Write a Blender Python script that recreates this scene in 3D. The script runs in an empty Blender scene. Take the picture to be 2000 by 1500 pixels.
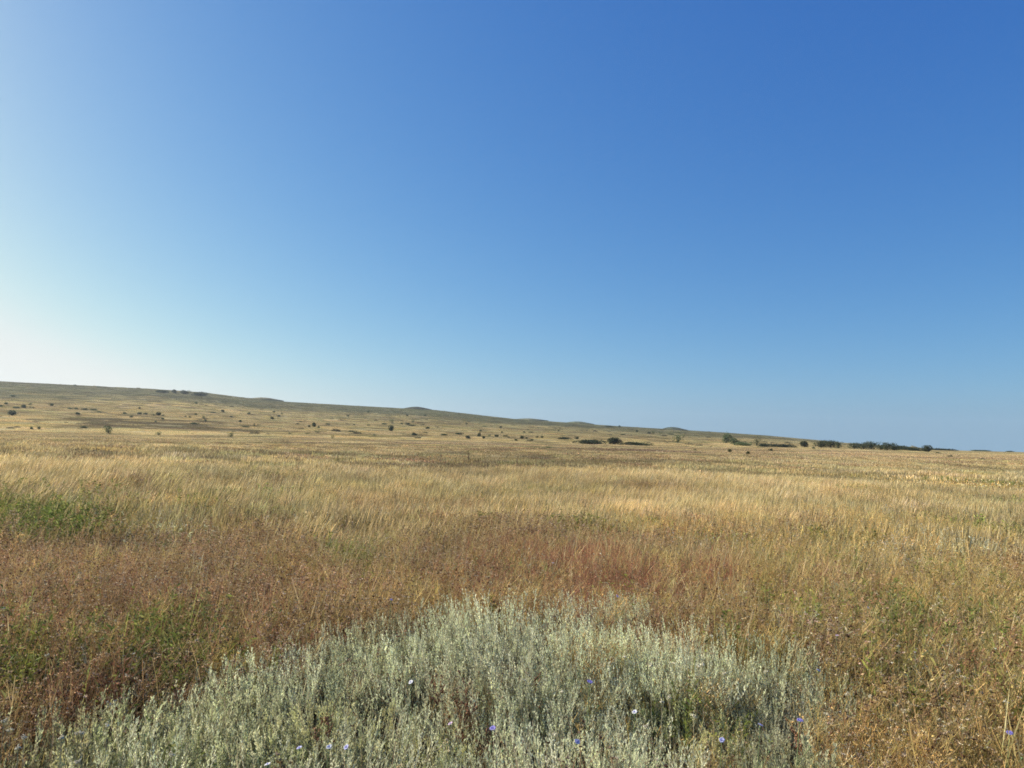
import bpy, math, random
import numpy as np
from mathutils import Matrix, Vector, Euler

random.seed(7)
rng = np.random.default_rng(7)
R_ = math.radians
scene = bpy.context.scene
COL = scene.collection

# ------------------------------------------------------------------ camera
F = 1444.0                      # focal length in pixels of the 2000 px wide photograph
EYE = 1.65
PITCH, ROLL = R_(4.32), R_(1.3)
fwd = Vector((0, math.cos(PITCH), math.sin(PITCH)))
up0 = Vector((0, -math.sin(PITCH), math.cos(PITCH)))
rt0 = Vector((1, 0, 0))
RT = rt0 * math.cos(ROLL) + up0 * math.sin(ROLL)
UP = up0 * math.cos(ROLL) - rt0 * math.sin(ROLL)
cam_d = bpy.data.cameras.new("camera")
cam = bpy.data.objects.new("camera", cam_d)
COL.objects.link(cam)
cam_d.sensor_width = 36.0
cam_d.lens = F / 2000.0 * 36.0
cam_d.clip_start = 0.05
cam_d.clip_end = 30000
m = Matrix((RT, UP, -fwd)).transposed().to_4x4()
m.translation = Vector((0, 0, EYE))
cam.matrix_world = m
scene.camera = cam

# ------------------------------------------------------------------ light
SUN_EL, SUN_AZ = R_(26), R_(-66)          # azimuth from +Y, clockwise
world = bpy.data.worlds.new("World")
scene.world = world
world.use_nodes = True
nt = world.node_tree
bg = nt.nodes["Background"]
sky = nt.nodes.new("ShaderNodeTexSky")
sky.sky_type = 'NISHITA'
sky.sun_disc = False
sky.sun_elevation = SUN_EL
sky.sun_rotation = SUN_AZ % (2 * math.pi)
sky.altitude = 100
sky.air_density = 0.85
sky.dust_density = 1.0
sky.ozone_density = 1.5
# the lowest degree and a half of the sky takes the colour just above it (hides the sky model's dark horizon band)
tc_ = nt.nodes.new("ShaderNodeTexCoord"); sx_ = nt.nodes.new("ShaderNodeSeparateXYZ"); cx_ = nt.nodes.new("ShaderNodeCombineXYZ")
mz_ = nt.nodes.new("ShaderNodeMath"); mz_.operation = 'SMOOTH_MAX'; mz_.inputs[1].default_value = 0.035; mz_.inputs[2].default_value = 0.04
nt.links.new(tc_.outputs["Generated"], sx_.inputs[0]); nt.links.new(sx_.outputs[2], mz_.inputs[0])
nt.links.new(sx_.outputs[0], cx_.inputs[0]); nt.links.new(sx_.outputs[1], cx_.inputs[1]); nt.links.new(mz_.outputs[0], cx_.inputs[2])
nt.links.new(cx_.outputs[0], sky.inputs[0])
SKY_S = 0.10                              # tuned colour grade on the sky, per channel: gain * (radiance ** power)
sp_ = nt.nodes.new("ShaderNodeSeparateColor"); cb_ = nt.nodes.new("ShaderNodeCombineColor")
nt.links.new(sky.outputs[0], sp_.inputs[0])
for i_, (gain, pw) in enumerate(((1.06, 1.33), (1.02, .95), (.945, .469))):
    a_ = nt.nodes.new("ShaderNodeMath"); a_.operation = 'MULTIPLY'; a_.inputs[1].default_value = SKY_S
    b_ = nt.nodes.new("ShaderNodeMath"); b_.operation = 'POWER'; b_.inputs[1].default_value = pw
    c_ = nt.nodes.new("ShaderNodeMath"); c_.operation = 'MULTIPLY'; c_.inputs[1].default_value = gain / SKY_S
    nt.links.new(sp_.outputs[i_], a_.inputs[0]); nt.links.new(a_.outputs[0], b_.inputs[0])
    d_ = nt.nodes.new("ShaderNodeMath"); d_.operation = 'SMOOTH_MIN'; d_.inputs[1].default_value = (.80, .84, .84)[i_] / SKY_S; d_.inputs[2].default_value = .22 / SKY_S
    nt.links.new(b_.outputs[0], c_.inputs[0]); nt.links.new(c_.outputs[0], d_.inputs[0]); nt.links.new(d_.outputs[0], cb_.inputs[i_])
nt.links.new(cb_.outputs[0], bg.inputs[0])
EXPO = 0.75
bg.inputs[1].default_value = SKY_S / 2 ** EXPO
sd = bpy.data.lights.new("sun", 'SUN')
sd.energy = 5.0
sd.angle = R_(0.53)
sd.color = (1.0, 0.91, 0.76)
sun = bpy.data.objects.new("sun", sd)
COL.objects.link(sun)
sdir = Vector((math.sin(SUN_AZ) * math.cos(SUN_EL), math.cos(SUN_AZ) * math.cos(SUN_EL), math.sin(SUN_EL)))
sun.rotation_euler = sdir.to_track_quat('Z', 'Y').to_euler()
sun.location = (-20, 5, 30)
scene.view_settings.view_transform = 'Standard'
scene.view_settings.look = 'None'
scene.view_settings.exposure = EXPO
scene.view_settings.gamma = 1.0
scene.render.engine = 'CYCLES'
cy = scene.cycles
cy.max_bounces = 6
cy.diffuse_bounces = 3
cy.glossy_bounces = 1
cy.transmission_bounces = 4
cy.transparent_max_bounces = 8
cy.volume_bounces = 0
cy.use_denoising = True
cy.denoiser = 'OPENIMAGEDENOISE'
cy.denoising_input_passes = 'RGB_ALBEDO_NORMAL'
cy.denoising_prefilter = 'NONE'
cy.use_adaptive_sampling = True
cy.adaptive_threshold = 0.01
cy.pixel_filter_type = 'BLACKMAN_HARRIS'
cy.filter_width = 1.7

# ------------------------------------------------------------------ terrain shape
HZ0, HZK = 836.4, 0.0227                 # true horizon line in the photograph
def horizon_px(px): return HZ0 + HZK * px
# ridge line read off the photograph: column, row
RIDGE = np.array([(-900, 715), (-300, 735), (0, 745), (100, 750), (200, 755), (300, 760), (400, 767), (470, 776), (560, 785), (700, 793),
                  (850, 801), (930, 810), (1000, 818), (1100, 825), (1200, 832), (1300, 838), (1400, 844),
                  (1500, 851), (1600, 860), (1650, 865), (1720, 870), (1800, 875), (1900, 879), (2000, 882), (2600, 896)], float)
def az_of_px(px):
    return np.arctan2(np.asarray(px, float) - 1000.0, F)
R_AZ = az_of_px(RIDGE[:, 0])
R_EL = np.arctan((horizon_px(RIDGE[:, 0]) - RIDGE[:, 1]) / np.hypot(F, RIDGE[:, 0] - 1000.0))
RIDGE_D, SLOPE_0 = 1350.0, 300.0
def smooth(a, b, x):
    t = np.clip((x - a) / (b - a), 0, 1)
    return t * t * (3 - 2 * t)
def wav(x, y, s, k=0.0):
    x = x / s; y = y / s
    return (np.sin(x * 1.3 + 1.7 * np.sin(y * 0.9 + k) + k) + np.sin(y * 1.1 - 1.4 * np.sin(x * 0.7 - k) + 2 * k)
            + 0.5 * np.sin(2.3 * x - 1.9 * y + 3 * k)) / 2.5
def terrain(x, y):
    x = np.asarray(x, float); y = np.asarray(y, float)
    r = np.hypot(x, y); a = np.arctan2(x, y)
    el = np.interp(a, R_AZ, R_EL)
    back = smooth(R_(75), R_(120), np.abs(a))
    el = np.maximum(el, 0) * (1 - back)
    zr = np.tan(el) * RIDGE_D + EYE * (el > 0.0015)
    t = np.clip((r - SLOPE_0) / (RIDGE_D - SLOPE_0), 0, 1)
    zh = zr * t ** 1.22
    zh = zh - zr * 0.9 * smooth(RIDGE_D, RIDGE_D + 2600, r)
    z = zh
    z = z + 0.05 * wav(x, y, 3.1) * smooth(2, 8, r) * (1 - smooth(60, 200, r))
    z = z + 0.12 * wav(x, y, 17.0, 1.3) * smooth(10, 30, r) * (1 - smooth(120, 260, r))
    z = z + 0.20 * np.exp(-(((x - .15) / 1.7) ** 2 + ((y - 4.5) / 1.15) ** 2))
    z = z + 0.9 * wav(x, y, 70.0, 2.1) * smooth(330, 700, r) * (1 - smooth(1100, 1300, r)) * (el > 0.005)
    return z
def pix(x, y, z):
    """pixel of world points in the 2000 x 1500 photograph"""
    dx, dy, dz = np.asarray(x, float), np.asarray(y, float), np.asarray(z, float) - EYE
    u = dx * RT.x + dy * RT.y + dz * RT.z
    v = dx * UP.x + dy * UP.y + dz * UP.z
    w = dx * fwd.x + dy * fwd.y + dz * fwd.z
    w = np.where(w < 0.05, 0.05, w)
    return 1000 + F * u / w, 750 - F * v / w
_rr = np.exp(np.linspace(math.log(1.2), math.log(1360), 5000))
def hit(px, py, h=0.0):
    """ground point seen at a pixel (h: height above the ground of what is seen)"""
    d = fwd * F + RT * (px - 1000) + UP * (750 - py)
    hl = math.hypot(d.x, d.y)
    xs, ys = d.x / hl * _rr, d.y / hl * _rr
    zz = EYE + d.z / hl * _rr
    g = terrain(xs, ys) + h
    k = np.nonzero(zz <= g)[0]
    i = k[0] if len(k) else len(_rr) - 6
    return float(xs[i]), float(ys[i]), float(g[i] - h), float(_rr[i])

# ------------------------------------------------------------------ tags and mesh helpers
def tag(o, label=None, cat=None, group=None, kind=None):
    if label: o["label"] = label
    if cat: o["category"] = cat
    if group: o["group"] = group
    if kind: o["kind"] = kind
    return o

class MB:
    def __init__(s): s.v = []; s.q = []; s.t = []; s.c = []; s.n = 0
    def add(s, V, Q=None, T=None, C=None):
        V = np.asarray(V, float).reshape(-1, 3)
        s.v.append(V)
        if Q is not None and len(Q): s.q.append(np.asarray(Q).reshape(-1, 4) + s.n)
        if T is not None and len(T): s.t.append(np.asarray(T).reshape(-1, 3) + s.n)
        C = np.asarray(C, float)
        s.c.append(np.broadcast_to(C, (len(V), 3)) if C.ndim == 1 else C.reshape(-1, 3))
        s.n += len(V)
    def ribbon(s, P, side, W, C):
        """P (N,K,3) centre lines, side (N,3), W (N,K) widths, C (N,K,3) or (N,3) or (3,)"""
        P = np.asarray(P); N, K, _ = P.shape
        W = np.broadcast_to(np.asarray(W, float), (N, K))
        off = side[:, None, :] * W[:, :, None] * 0.5
        V = np.stack([P - off, P + off], 2)
        C = np.asarray(C, float)
        if C.ndim == 1: C = np.broadcast_to(C, (N, K, 3))
        elif C.ndim == 2: C = np.broadcast_to(C[:, None, :], (N, K, 3))
        CC = np.repeat(C[:, :, None, :], 2, 2)
        b = (np.arange(N) * K * 2)[:, None]; k = np.arange(K - 1)[None, :] * 2
        a = (b + k).ravel()
        s.add(V, Q=np.stack([a, a + 1, a + 3, a + 2], 1), C=CC)
    def blobs(s, ctr, rad, C, flat=0.8):
        ctr = np.asarray(ctr); N = len(ctr)
        rad = np.broadcast_to(np.asarray(rad, float), (N,))
        o = np.array([(1, 0, 0), (0, 1, 0), (-1, 0, 0), (0, -1, 0), (0, 0, flat), (0, 0, -flat)], float)
        th = rng.random(N) * 6.28
        c, sn = np.cos(th), np.sin(th)
        O = np.stack([o[None, :, 0] * c[:, None] - o[None, :, 1] * sn[:, None],
                      o[None, :, 0] * sn[:, None] + o[None, :, 1] * c[:, None],
                      np.broadcast_to(o[None, :, 2], (N, 6))], 2)
        V = ctr[:, None, :] + O * rad[:, None, None]
        t = np.array([(0, 1, 4), (1, 2, 4), (2, 3, 4), (3, 0, 4), (1, 0, 5), (2, 1, 5), (3, 2, 5), (0, 3, 5)])
        T = (np.arange(N) * 6)[:, None, None] + t[None]
        C = np.asarray(C, float)
        CC = np.broadcast_to(C, (N, 6, 3)) if C.ndim == 1 else np.repeat(C[:, None, :], 6, 1)
        s.add(V, T=T.reshape(-1, 3), C=CC.reshape(-1, 3))
    def leaves(s, P, D, L, W, C):
        """small diamond leaves at P (N,3) along D (N,3)"""
        P = np.asarray(P); N = len(P)
        D = D / np.maximum(np.linalg.norm(D, axis=1, keepdims=True), 1e-6)
        r = rng.normal(size=(N, 3)); sd = np.cross(D, r); sd /= np.maximum(np.linalg.norm(sd, axis=1, keepdims=True), 1e-6)
        L = np.broadcast_to(np.asarray(L, float), (N,))[:, None]; W = np.broadcast_to(np.asarray(W, float), (N,))[:, None]
        V = np.stack([P, P + D * L * .45 + sd * W * .5, P + D * L, P + D * L * .45 - sd * W * .5], 1)
        C = np.asarray(C, float)
        CC = np.broadcast_to(C, (N, 4, 3)) if C.ndim == 1 else np.repeat(C[:, None, :], 4, 1)
        s.add(V, Q=np.arange(N * 4).reshape(N, 4), C=CC.reshape(-1, 3))
    def mesh(s, name, mat, smooth_=False):
        V = np.concatenate(s.v); C = np.concatenate(s.c)
        q = np.concatenate(s.q) if s.q else np.zeros((0, 4), int)
        t = np.concatenate(s.t) if s.t else np.zeros((0, 3), int)
        me = bpy.data.meshes.new(name)
        me.vertices.add(len(V)); me.vertices.foreach_set("co", V.astype(np.float32).ravel())
        nl = q.size + t.size
        me.loops.add(nl); me.loops.foreach_set("vertex_index", np.concatenate([q.ravel(), t.ravel()]).astype(np.int32))
        me.polygons.add(len(q) + len(t))
        ls = np.concatenate([np.arange(len(q)) * 4, q.size + np.arange(len(t)) * 3]).astype(np.int32)
        me.polygons.foreach_set("loop_start", ls)
        if smooth_: me.polygons.foreach_set("use_smooth", np.ones(len(ls), bool))
        me.update(calc_edges=True)
        at = me.attributes.new("Col", 'FLOAT_COLOR', 'POINT')
        at.data.foreach_set("color", np.concatenate([C, np.ones((len(C), 1))], 1).astype(np.float32).ravel())
        me.materials.append(mat)
        return me
    def obj(s, name, mat, parent=None, link=True, smooth_=False):
        o = bpy.data.objects.new(name, s.mesh(name, mat, smooth_))
        if link: COL.objects.link(o)
        if parent: o.parent = parent
        return o

# ------------------------------------------------------------------ materials
def plant_mat(name, transl=0.35, tinted='INSTANCER', var=0.48, rough=0.75, spec=0.15):
    mt = bpy.data.materials.new(name); mt.use_nodes = True
    n, l = mt.node_tree.nodes, mt.node_tree.links
    n.clear()
    out = n.new("ShaderNodeOutputMaterial")
    col = n.new("ShaderNodeAttribute"); col.attribute_name = "Col"
    if tinted == 'INSTANCER':
        ti = n.new("ShaderNodeAttribute"); ti.attribute_name = "tint"; ti.attribute_type = 'INSTANCER'; tc = ti.outputs["Color"]
    else:
        ti = n.new("ShaderNodeObjectInfo"); tc = ti.outputs["Color"]
    mx = n.new("ShaderNodeMix"); mx.data_type = 'RGBA'; mx.blend_type = 'MULTIPLY'; mx.inputs[0].default_value = 1
    l.new(col.outputs["Color"], mx.inputs[6]); l.new(tc, mx.inputs[7])
    geo = n.new("ShaderNodeNewGeometry")
    mr = n.new("ShaderNodeMapRange"); mr.inputs[3].default_value = 1 - var; mr.inputs[4].default_value = 1 + var
    l.new(geo.outputs["Random Per Island"], mr.inputs[0])
    m2 = n.new("ShaderNodeVectorMath"); m2.operation = 'SCALE'
    l.new(mx.outputs[2], m2.inputs[0]); l.new(mr.outputs[0], m2.inputs["Scale"])
    pb = n.new("ShaderNodeBsdfPrincipled")
    pb.inputs["Roughness"].default_value = rough
    pb.inputs["Specular IOR Level"].default_value = spec
    l.new(m2.outputs[0], pb.inputs["Base Color"])
    tr = n.new("ShaderNodeBsdfTranslucent"); l.new(m2.outputs[0], tr.inputs[0])
    ms = n.new("ShaderNodeMixShader"); ms.inputs[0].default_value = transl
    l.new(pb.outputs[0], ms.inputs[1]); l.new(tr.outputs[0], ms.inputs[2])
    l.new(ms.outputs[0], out.inputs[0])
    return mt
M_STUFF = plant_mat("dry_plant")
M_SAGE = plant_mat("wormwood_leaf", 0.35, 'OBJECT', 0.22, 0.8, 0.1)
M_BARK = plant_mat("bark", 0.0, 'OBJECT', 0.2, 0.9, 0.05)
M_LEAF = plant_mat("shrub_leaf", 0.25, 'OBJECT', 0.45)
M_PETAL = plant_mat("petal", 0.35, 'OBJECT', 0.08)
M_STALK = plant_mat("dry_stalk", 0.1, 'OBJECT', 0.15)

def ground_mat():
    mt = bpy.data.materials.new("steppe_ground"); mt.use_nodes = True
    n, l = mt.node_tree.nodes, mt.node_tree.links
    n.clear()
    out = n.new("ShaderNodeOutputMaterial"); pb = n.new("ShaderNodeBsdfPrincipled")
    pb.inputs["Roughness"].default_value = 0.95; pb.inputs["Specular IOR Level"].default_value = 0.05
    col = n.new("ShaderNodeAttribute"); col.attribute_name = "Col"
    geo = n.new("ShaderNodeNewGeometry")
    cur = col.outputs["Color"]
    for sc, lo, hi, det, sx in ((0.9, 0.78, 1.22, 4, 1.0), (0.2, 0.7, 1.3, 6, 1.0), (0.05, 0.72, 1.28, 6, 1.0), (0.015, 0.8, 1.2, 4, 1.0)):
        mp = n.new("ShaderNodeVectorMath"); mp.operation = 'MULTIPLY'; mp.inputs[1].default_value = (sc * sx, sc, sc)
        l.new(geo.outputs["Position"], mp.inputs[0])
        no = n.new("ShaderNodeTexNoise"); no.inputs["Scale"].default_value = 1; no.inputs["Detail"].default_value = det
        no.inputs["Roughness"].default_value = 0.65
        l.new(mp.outputs[0], no.inputs["Vector"])
        mr = n.new("ShaderNodeMapRange"); mr.inputs[1].default_value = 0.40; mr.inputs[2].default_value = 0.60
        mr.inputs[3].default_value = lo; mr.inputs[4].default_value = hi
        l.new(no.outputs["Fac"], mr.inputs[0])
        vs = n.new("ShaderNodeVectorMath"); vs.operation = 'SCALE'
        l.new(cur, vs.inputs[0]); l.new(mr.outputs[0], vs.inputs["Scale"])
        cur = vs.outputs[0]
    # second hue: greener patches of sward
    mp = n.new("ShaderNodeVectorMath"); mp.operation = 'MULTIPLY'; mp.inputs[1].default_value = (0.02, 0.035, 0.035)
    l.new(geo.outputs["Position"], mp.inputs[0])
    no = n.new("ShaderNodeTexNoise"); no.inputs["Scale"].default_value = 1; no.inputs["Detail"].default_value = 6
    l.new(mp.outputs[0], no.inputs["Vector"])
    mr = n.new("ShaderNodeMapRange"); mr.inputs[1].default_value = 0.45; mr.inputs[2].default_value = 0.72; mr.inputs[4].default_value = 0.55
    l.new(no.outputs["Fac"], mr.inputs[0])
    mx = n.new("ShaderNodeMix"); mx.data_type = 'RGBA'; mx.blend_type = 'MULTIPLY'
    mx.inputs[7].default_value = (0.62, 0.72, 0.62, 1)
    l.new(mr.outputs[0], mx.inputs[0]); l.new(cur, mx.inputs[6])
    l.new(mx.outputs[2], pb.inputs["Base Color"])
    bn = n.new("ShaderNodeTexNoise"); bn.inputs["Scale"].default_value = 1.6; bn.inputs["Detail"].default_value = 5
    l.new(geo.outputs["Position"], bn.inputs["Vector"])
    bp = n.new("ShaderNodeBump"); bp.inputs["Strength"].default_value = 0.5; bp.inputs["Distance"].default_value = 0.25
    l.new(bn.outputs["Fac"], bp.inputs["Height"]); l.new(bp.outputs[0], pb.inputs["Normal"])
    l.new(pb.outputs[0], out.inputs[0])
    return mt

# ------------------------------------------------------------------ ground sheet
def blend(c, m_, c2): return c * (1 - m_[..., None]) + np.array(c2) * m_[..., None]
def ground_colour(x, y, z):
    r = np.hypot(x, y); a = np.arctan2(x, y)
    px = 1000 + F * np.tan(np.clip(a, -1.2, 1.2))
    t = (r - SLOPE_0) / (RIDGE_D - SLOPE_0)
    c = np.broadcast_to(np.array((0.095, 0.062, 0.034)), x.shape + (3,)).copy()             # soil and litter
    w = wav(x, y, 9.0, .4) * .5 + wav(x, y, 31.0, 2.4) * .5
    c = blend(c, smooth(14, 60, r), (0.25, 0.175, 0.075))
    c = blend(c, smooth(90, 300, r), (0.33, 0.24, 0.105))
    c = blend(c, smooth(60, 150, r) * smooth(0.1, 0.7, w) * 0.5, (0.20, 0.13, 0.07))
    # golden lower slope, grey-green upper slope
    slope = smooth(0.0, 0.05, t)
    c = blend(c, slope, (0.40, 0.30, 0.125))
    ww = wav(x, y, 60.0, 4.0) * .07 + wav(x, y, 150.0, 1.0) * .08
    c = blend(c, smooth(.45, .72, t + ww) * smooth(2100, 1000, px) * .8, (0.13, 0.135, 0.066))
    c = blend(c, smooth(.08, .5, t + ww) * smooth(300, 800, px) * .35, (0.20, 0.19, 0.09))
    # dark hollow with a pale straw line in front on the left slope
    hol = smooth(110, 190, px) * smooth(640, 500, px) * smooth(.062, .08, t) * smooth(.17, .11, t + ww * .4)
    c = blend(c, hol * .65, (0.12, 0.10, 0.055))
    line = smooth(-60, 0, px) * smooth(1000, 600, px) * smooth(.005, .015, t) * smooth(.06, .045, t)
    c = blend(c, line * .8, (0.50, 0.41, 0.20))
    far = smooth(1500, 3000, r)
    c = blend(c, far, (0.22, 0.20, 0.11))
    return c
na_f, na_b = 900, 120
aa = np.concatenate([np.linspace(R_(-62), R_(62), na_f), np.linspace(R_(62), R_(298), na_b + 2)[1:-1]])
rad = np.concatenate([np.exp(np.linspace(math.log(0.5), math.log(290), 170)), np.linspace(296, 1350, 150), np.exp(np.linspace(math.log(1370), math.log(2600), 20))])
A, RR = np.meshgrid(aa, rad, indexing='ij')
X, Y = RR * np.sin(A), RR * np.cos(A)
Z = terrain(X, Y)
g = MB()
na, nr = X.shape
ii, jj = np.meshgrid(np.arange(na), np.arange(nr - 1), indexing='ij')
i2 = (ii + 1) % na
Q = np.stack([ii * nr + jj, ii * nr + jj + 1, i2 * nr + jj + 1, i2 * nr + jj], -1).reshape(-1, 4)
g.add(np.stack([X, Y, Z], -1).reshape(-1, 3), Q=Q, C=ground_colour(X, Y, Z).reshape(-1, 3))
ctr = MB()
k = np.arange(na)
g.add(np.concatenate([[(0, 0, float(terrain(0, 0)))], np.stack([X[:, 0], Y[:, 0], Z[:, 0]], 1)]), T=np.stack([np.zeros(na, int), 1 + (k + 1) % na, 1 + k], 1), C=(0.095, 0.062, 0.034))
ground = g.obj("ground", ground_mat(), smooth_=True)
tag(ground, kind="structure")
ground.data.validate()

# ------------------------------------------------------------------ plant sources (not linked: only instanced by the ground cover)
def curve_pts(base, az, h, lean, K, bend=1.6):
    """centre lines rising from base, leaning towards az; returns (N,K,3)"""
    t = np.linspace(0, 1, K)[None, :]
    out = lean[:, None] * h[:, None] * t ** bend
    zz = h[:, None] * (t - 0.18 * np.minimum(lean[:, None], 1.5) * t ** 2.2)
    return np.stack([base[:, 0:1] + np.cos(az)[:, None] * out, base[:, 1:2] + np.sin(az)[:, None] * out, base[:, 2:3] + zz], 2)
def sides(n):
    th = rng.random(n) * math.pi
    return np.stack([np.cos(th), np.sin(th), np.zeros(n)], 1)
def disc(n, R):
    r = R * np.sqrt(rng.random(n)); th = rng.random(n) * 6.2832
    return np.stack([r * np.cos(th), r * np.sin(th), np.full(n, -0.02)], 1)
def mixc(cols, n, jit=0.15):
    cols = np.asarray(cols, float)
    c = cols[rng.integers(0, len(cols), n)]
    return c * (1 + jit * rng.normal(size=(n, 1))).clip(.5, 1.5)
def grass(name, R, n, w, h, cols, heads, lean=0.35, stalk=0.3):
    b = MB()
    nb = int(n * (1 - stalk)); ns = n - nb
    hh = h * rng.uniform(.35, .85, nb)
    wind = name.startswith('golden')
    P = curve_pts(disc(nb, R), rng.normal(size=nb) * .9 if wind else rng.random(nb) * 6.28, hh, rng.uniform(.05, 1.6 * lean, nb), 4)
    b.ribbon(P, sides(nb), np.array([w, w, w * .75, w * .12])[None], mixc(cols, nb))
    hh = h * rng.uniform(.75, 1.15, ns)
    P = curve_pts(disc(ns, R), rng.normal(size=ns) * .8 if wind else rng.random(ns) * 6.28, hh, rng.uniform(.0, lean * .8, ns), 5, 2.2)
    c = mixc(cols, ns)
    C = np.repeat(c[:, None, :], 5, 1)
    hc = mixc(heads, ns); C[:, 3:] = hc[:, None, :]
    b.ribbon(P, sides(ns), np.array([w * .45, w * .4, w * .45, w * 1.5, w * .25])[None], C)
    return b.obj(name, M_STUFF, link=False)
def herb(name, R, n, w, h, stemc, headc, hr, nbr=6, nsub=2, leafc=None, leafn=0, leafL=.03, spread=.5, hp=1.0):
    b = MB(); L_ = int(name.split('_')[-2])
    hh = h * rng.uniform(.65, 1.1, n)
    lean = rng.uniform(.0, .45, n); az = rng.random(n) * 6.28
    K = 6
    P = curve_pts(disc(n, R), az, hh, lean, K)
    c = mixc(stemc, n)
    b.ribbon(P, sides(n), np.linspace(w, w * .6, K)[None], c)
    tips = [P[:, -1]]
    bp, bd, bl, bc = [], [], [], []
    for j in range(nbr):
        f = rng.uniform(.3, .95, n) * (K - 1)
        i = np.floor(f).astype(int).clip(0, K - 2); u = (f - i)[:, None]
        p = P[np.arange(n), i] * (1 - u) + P[np.arange(n), i + 1] * u
        a = rng.random(n) * 6.28
        d = np.stack([np.cos(a) * spread, np.sin(a) * spread, rng.uniform(.5, 1.1, n)], 1)
        L = hh * rng.uniform(.15, .38, n) * (1.15 - f / (K - 1) * .6)
        bp.append(p); bd.append(d / np.linalg.norm(d, axis=1, keepdims=True)); bl.append(L); bc.append(c)
    if nbr:
        p = np.concatenate(bp); d = np.concatenate(bd); L = np.concatenate(bl)[:, None]; cc = np.concatenate(bc)
        mid = p + d * L * .55 + np.array((0, 0, -.0)); e = p + d * L + np.array([0, 0, 1.]) * L * .12
        b.ribbon(np.stack([p, mid, e], 1), sides(len(p)), np.array([w * .6, w * .5, w * .4])[None], cc)
        tips.append(e)
        for j in range(nsub):
            a = rng.random(len(p)) * 6.28
            d2 = np.stack([np.cos(a) * .7, np.sin(a) * .7, rng.uniform(.4, 1.2, len(p))], 1)
            s0 = p + d * L * rng.uniform(.35, .8, (len(p), 1))
            e2 = s0 + d2 * L * rng.uniform(.25, .5, (len(p), 1))
            b.ribbon(np.stack([s0, e2], 1), sides(len(p)), np.array([w * .45, w * .35])[None], cc)
            tips.append(e2)
    tp = np.concatenate(tips)
    tp = tp[rng.random(len(tp)) < hp]
    if hr > 0:
        N_ = len(tp); hc_ = mixc(headc, N_, .2); sz_ = hr * rng.uniform(.6, 1.3, N_)
        if L_ < 2:
            b.blobs(tp, sz_ * .42, hc_ * .75, .9)
            for j in range(6):
                a = rng.random(N_) * 6.28
                b.leaves(tp - np.array((0, 0, 1.)) * sz_[:, None] * .3, np.stack([np.cos(a), np.sin(a), rng.uniform(.2, 1.4, N_)], 1), sz_ * rng.uniform(.9, 1.5, N_), sz_ * .28, hc_ * rng.uniform(.8, 1.25, (N_, 1)))
        else:
            b.blobs(tp, sz_, hc_, .75)
    if leafn:
        q = rng.integers(0, n, leafn)
        f = rng.random(leafn) ** .8 * (K - 1.01); i = np.floor(f).astype(int); u = (f - i)[:, None]
        p = P[q, i] * (1 - u) + P[q, i + 1] * u
        a = rng.random(leafn) * 6.28
        d = np.stack([np.cos(a), np.sin(a), rng.uniform(.1, 1.0, leafn)], 1)
        b.leaves(p, d, leafL * rng.uniform(.6, 1.4, leafn), leafL * .3, mixc(leafc, leafn))
    return b.obj(name, M_STUFF, link=False)

GOLD = [(.50, .38, .15), (.42, .32, .12), (.56, .45, .21), (.34, .28, .11)]
GOLDH = [(.62, .48, .23), (.54, .41, .18), (.68, .56, .32)]
OLIVE = [(.28, .26, .085), (.22, .23, .07), (.36, .31, .12), (.30, .24, .11)]
OLIVEH = [(.42, .35, .16), (.36, .28, .13), (.50, .42, .22)]
DULL = [(.29, .215, .12), (.24, .19, .10), (.35, .27, .15), (.25, .22, .10)]
RUST = [(.43, .27, .135), (.34, .21, .10), (.54, .38, .20), (.34, .25, .11)]
RUSTH = [(.60, .43, .26), (.72, .58, .38), (.13, .07, .04), (.52, .34, .20), (.26, .14, .08), (.66, .50, .32)]
RED = [(.40, .19, .11), (.34, .16, .09), (.46, .26, .15)]
REDH = [(.48, .24, .15), (.38, .16, .10), (.56, .35, .22), (.22, .10, .06)]
OCHRE = [(.68, .48, .18), (.58, .40, .15), (.74, .57, .25), (.44, .37, .13)]
OCHREH = [(.68, .52, .25), (.82, .76, .52), (.36, .21, .10), (.58, .42, .18)]
GREEN = [(.18, .22, .05), (.23, .26, .06), (.13, .17, .04), (.30, .30, .10)]
PALE = [(.58, .52, .34), (.50, .46, .30), (.44, .42, .25)]
PALEH = [(.85, .82, .68), (.74, .68, .48), (.62, .56, .38)]

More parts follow.
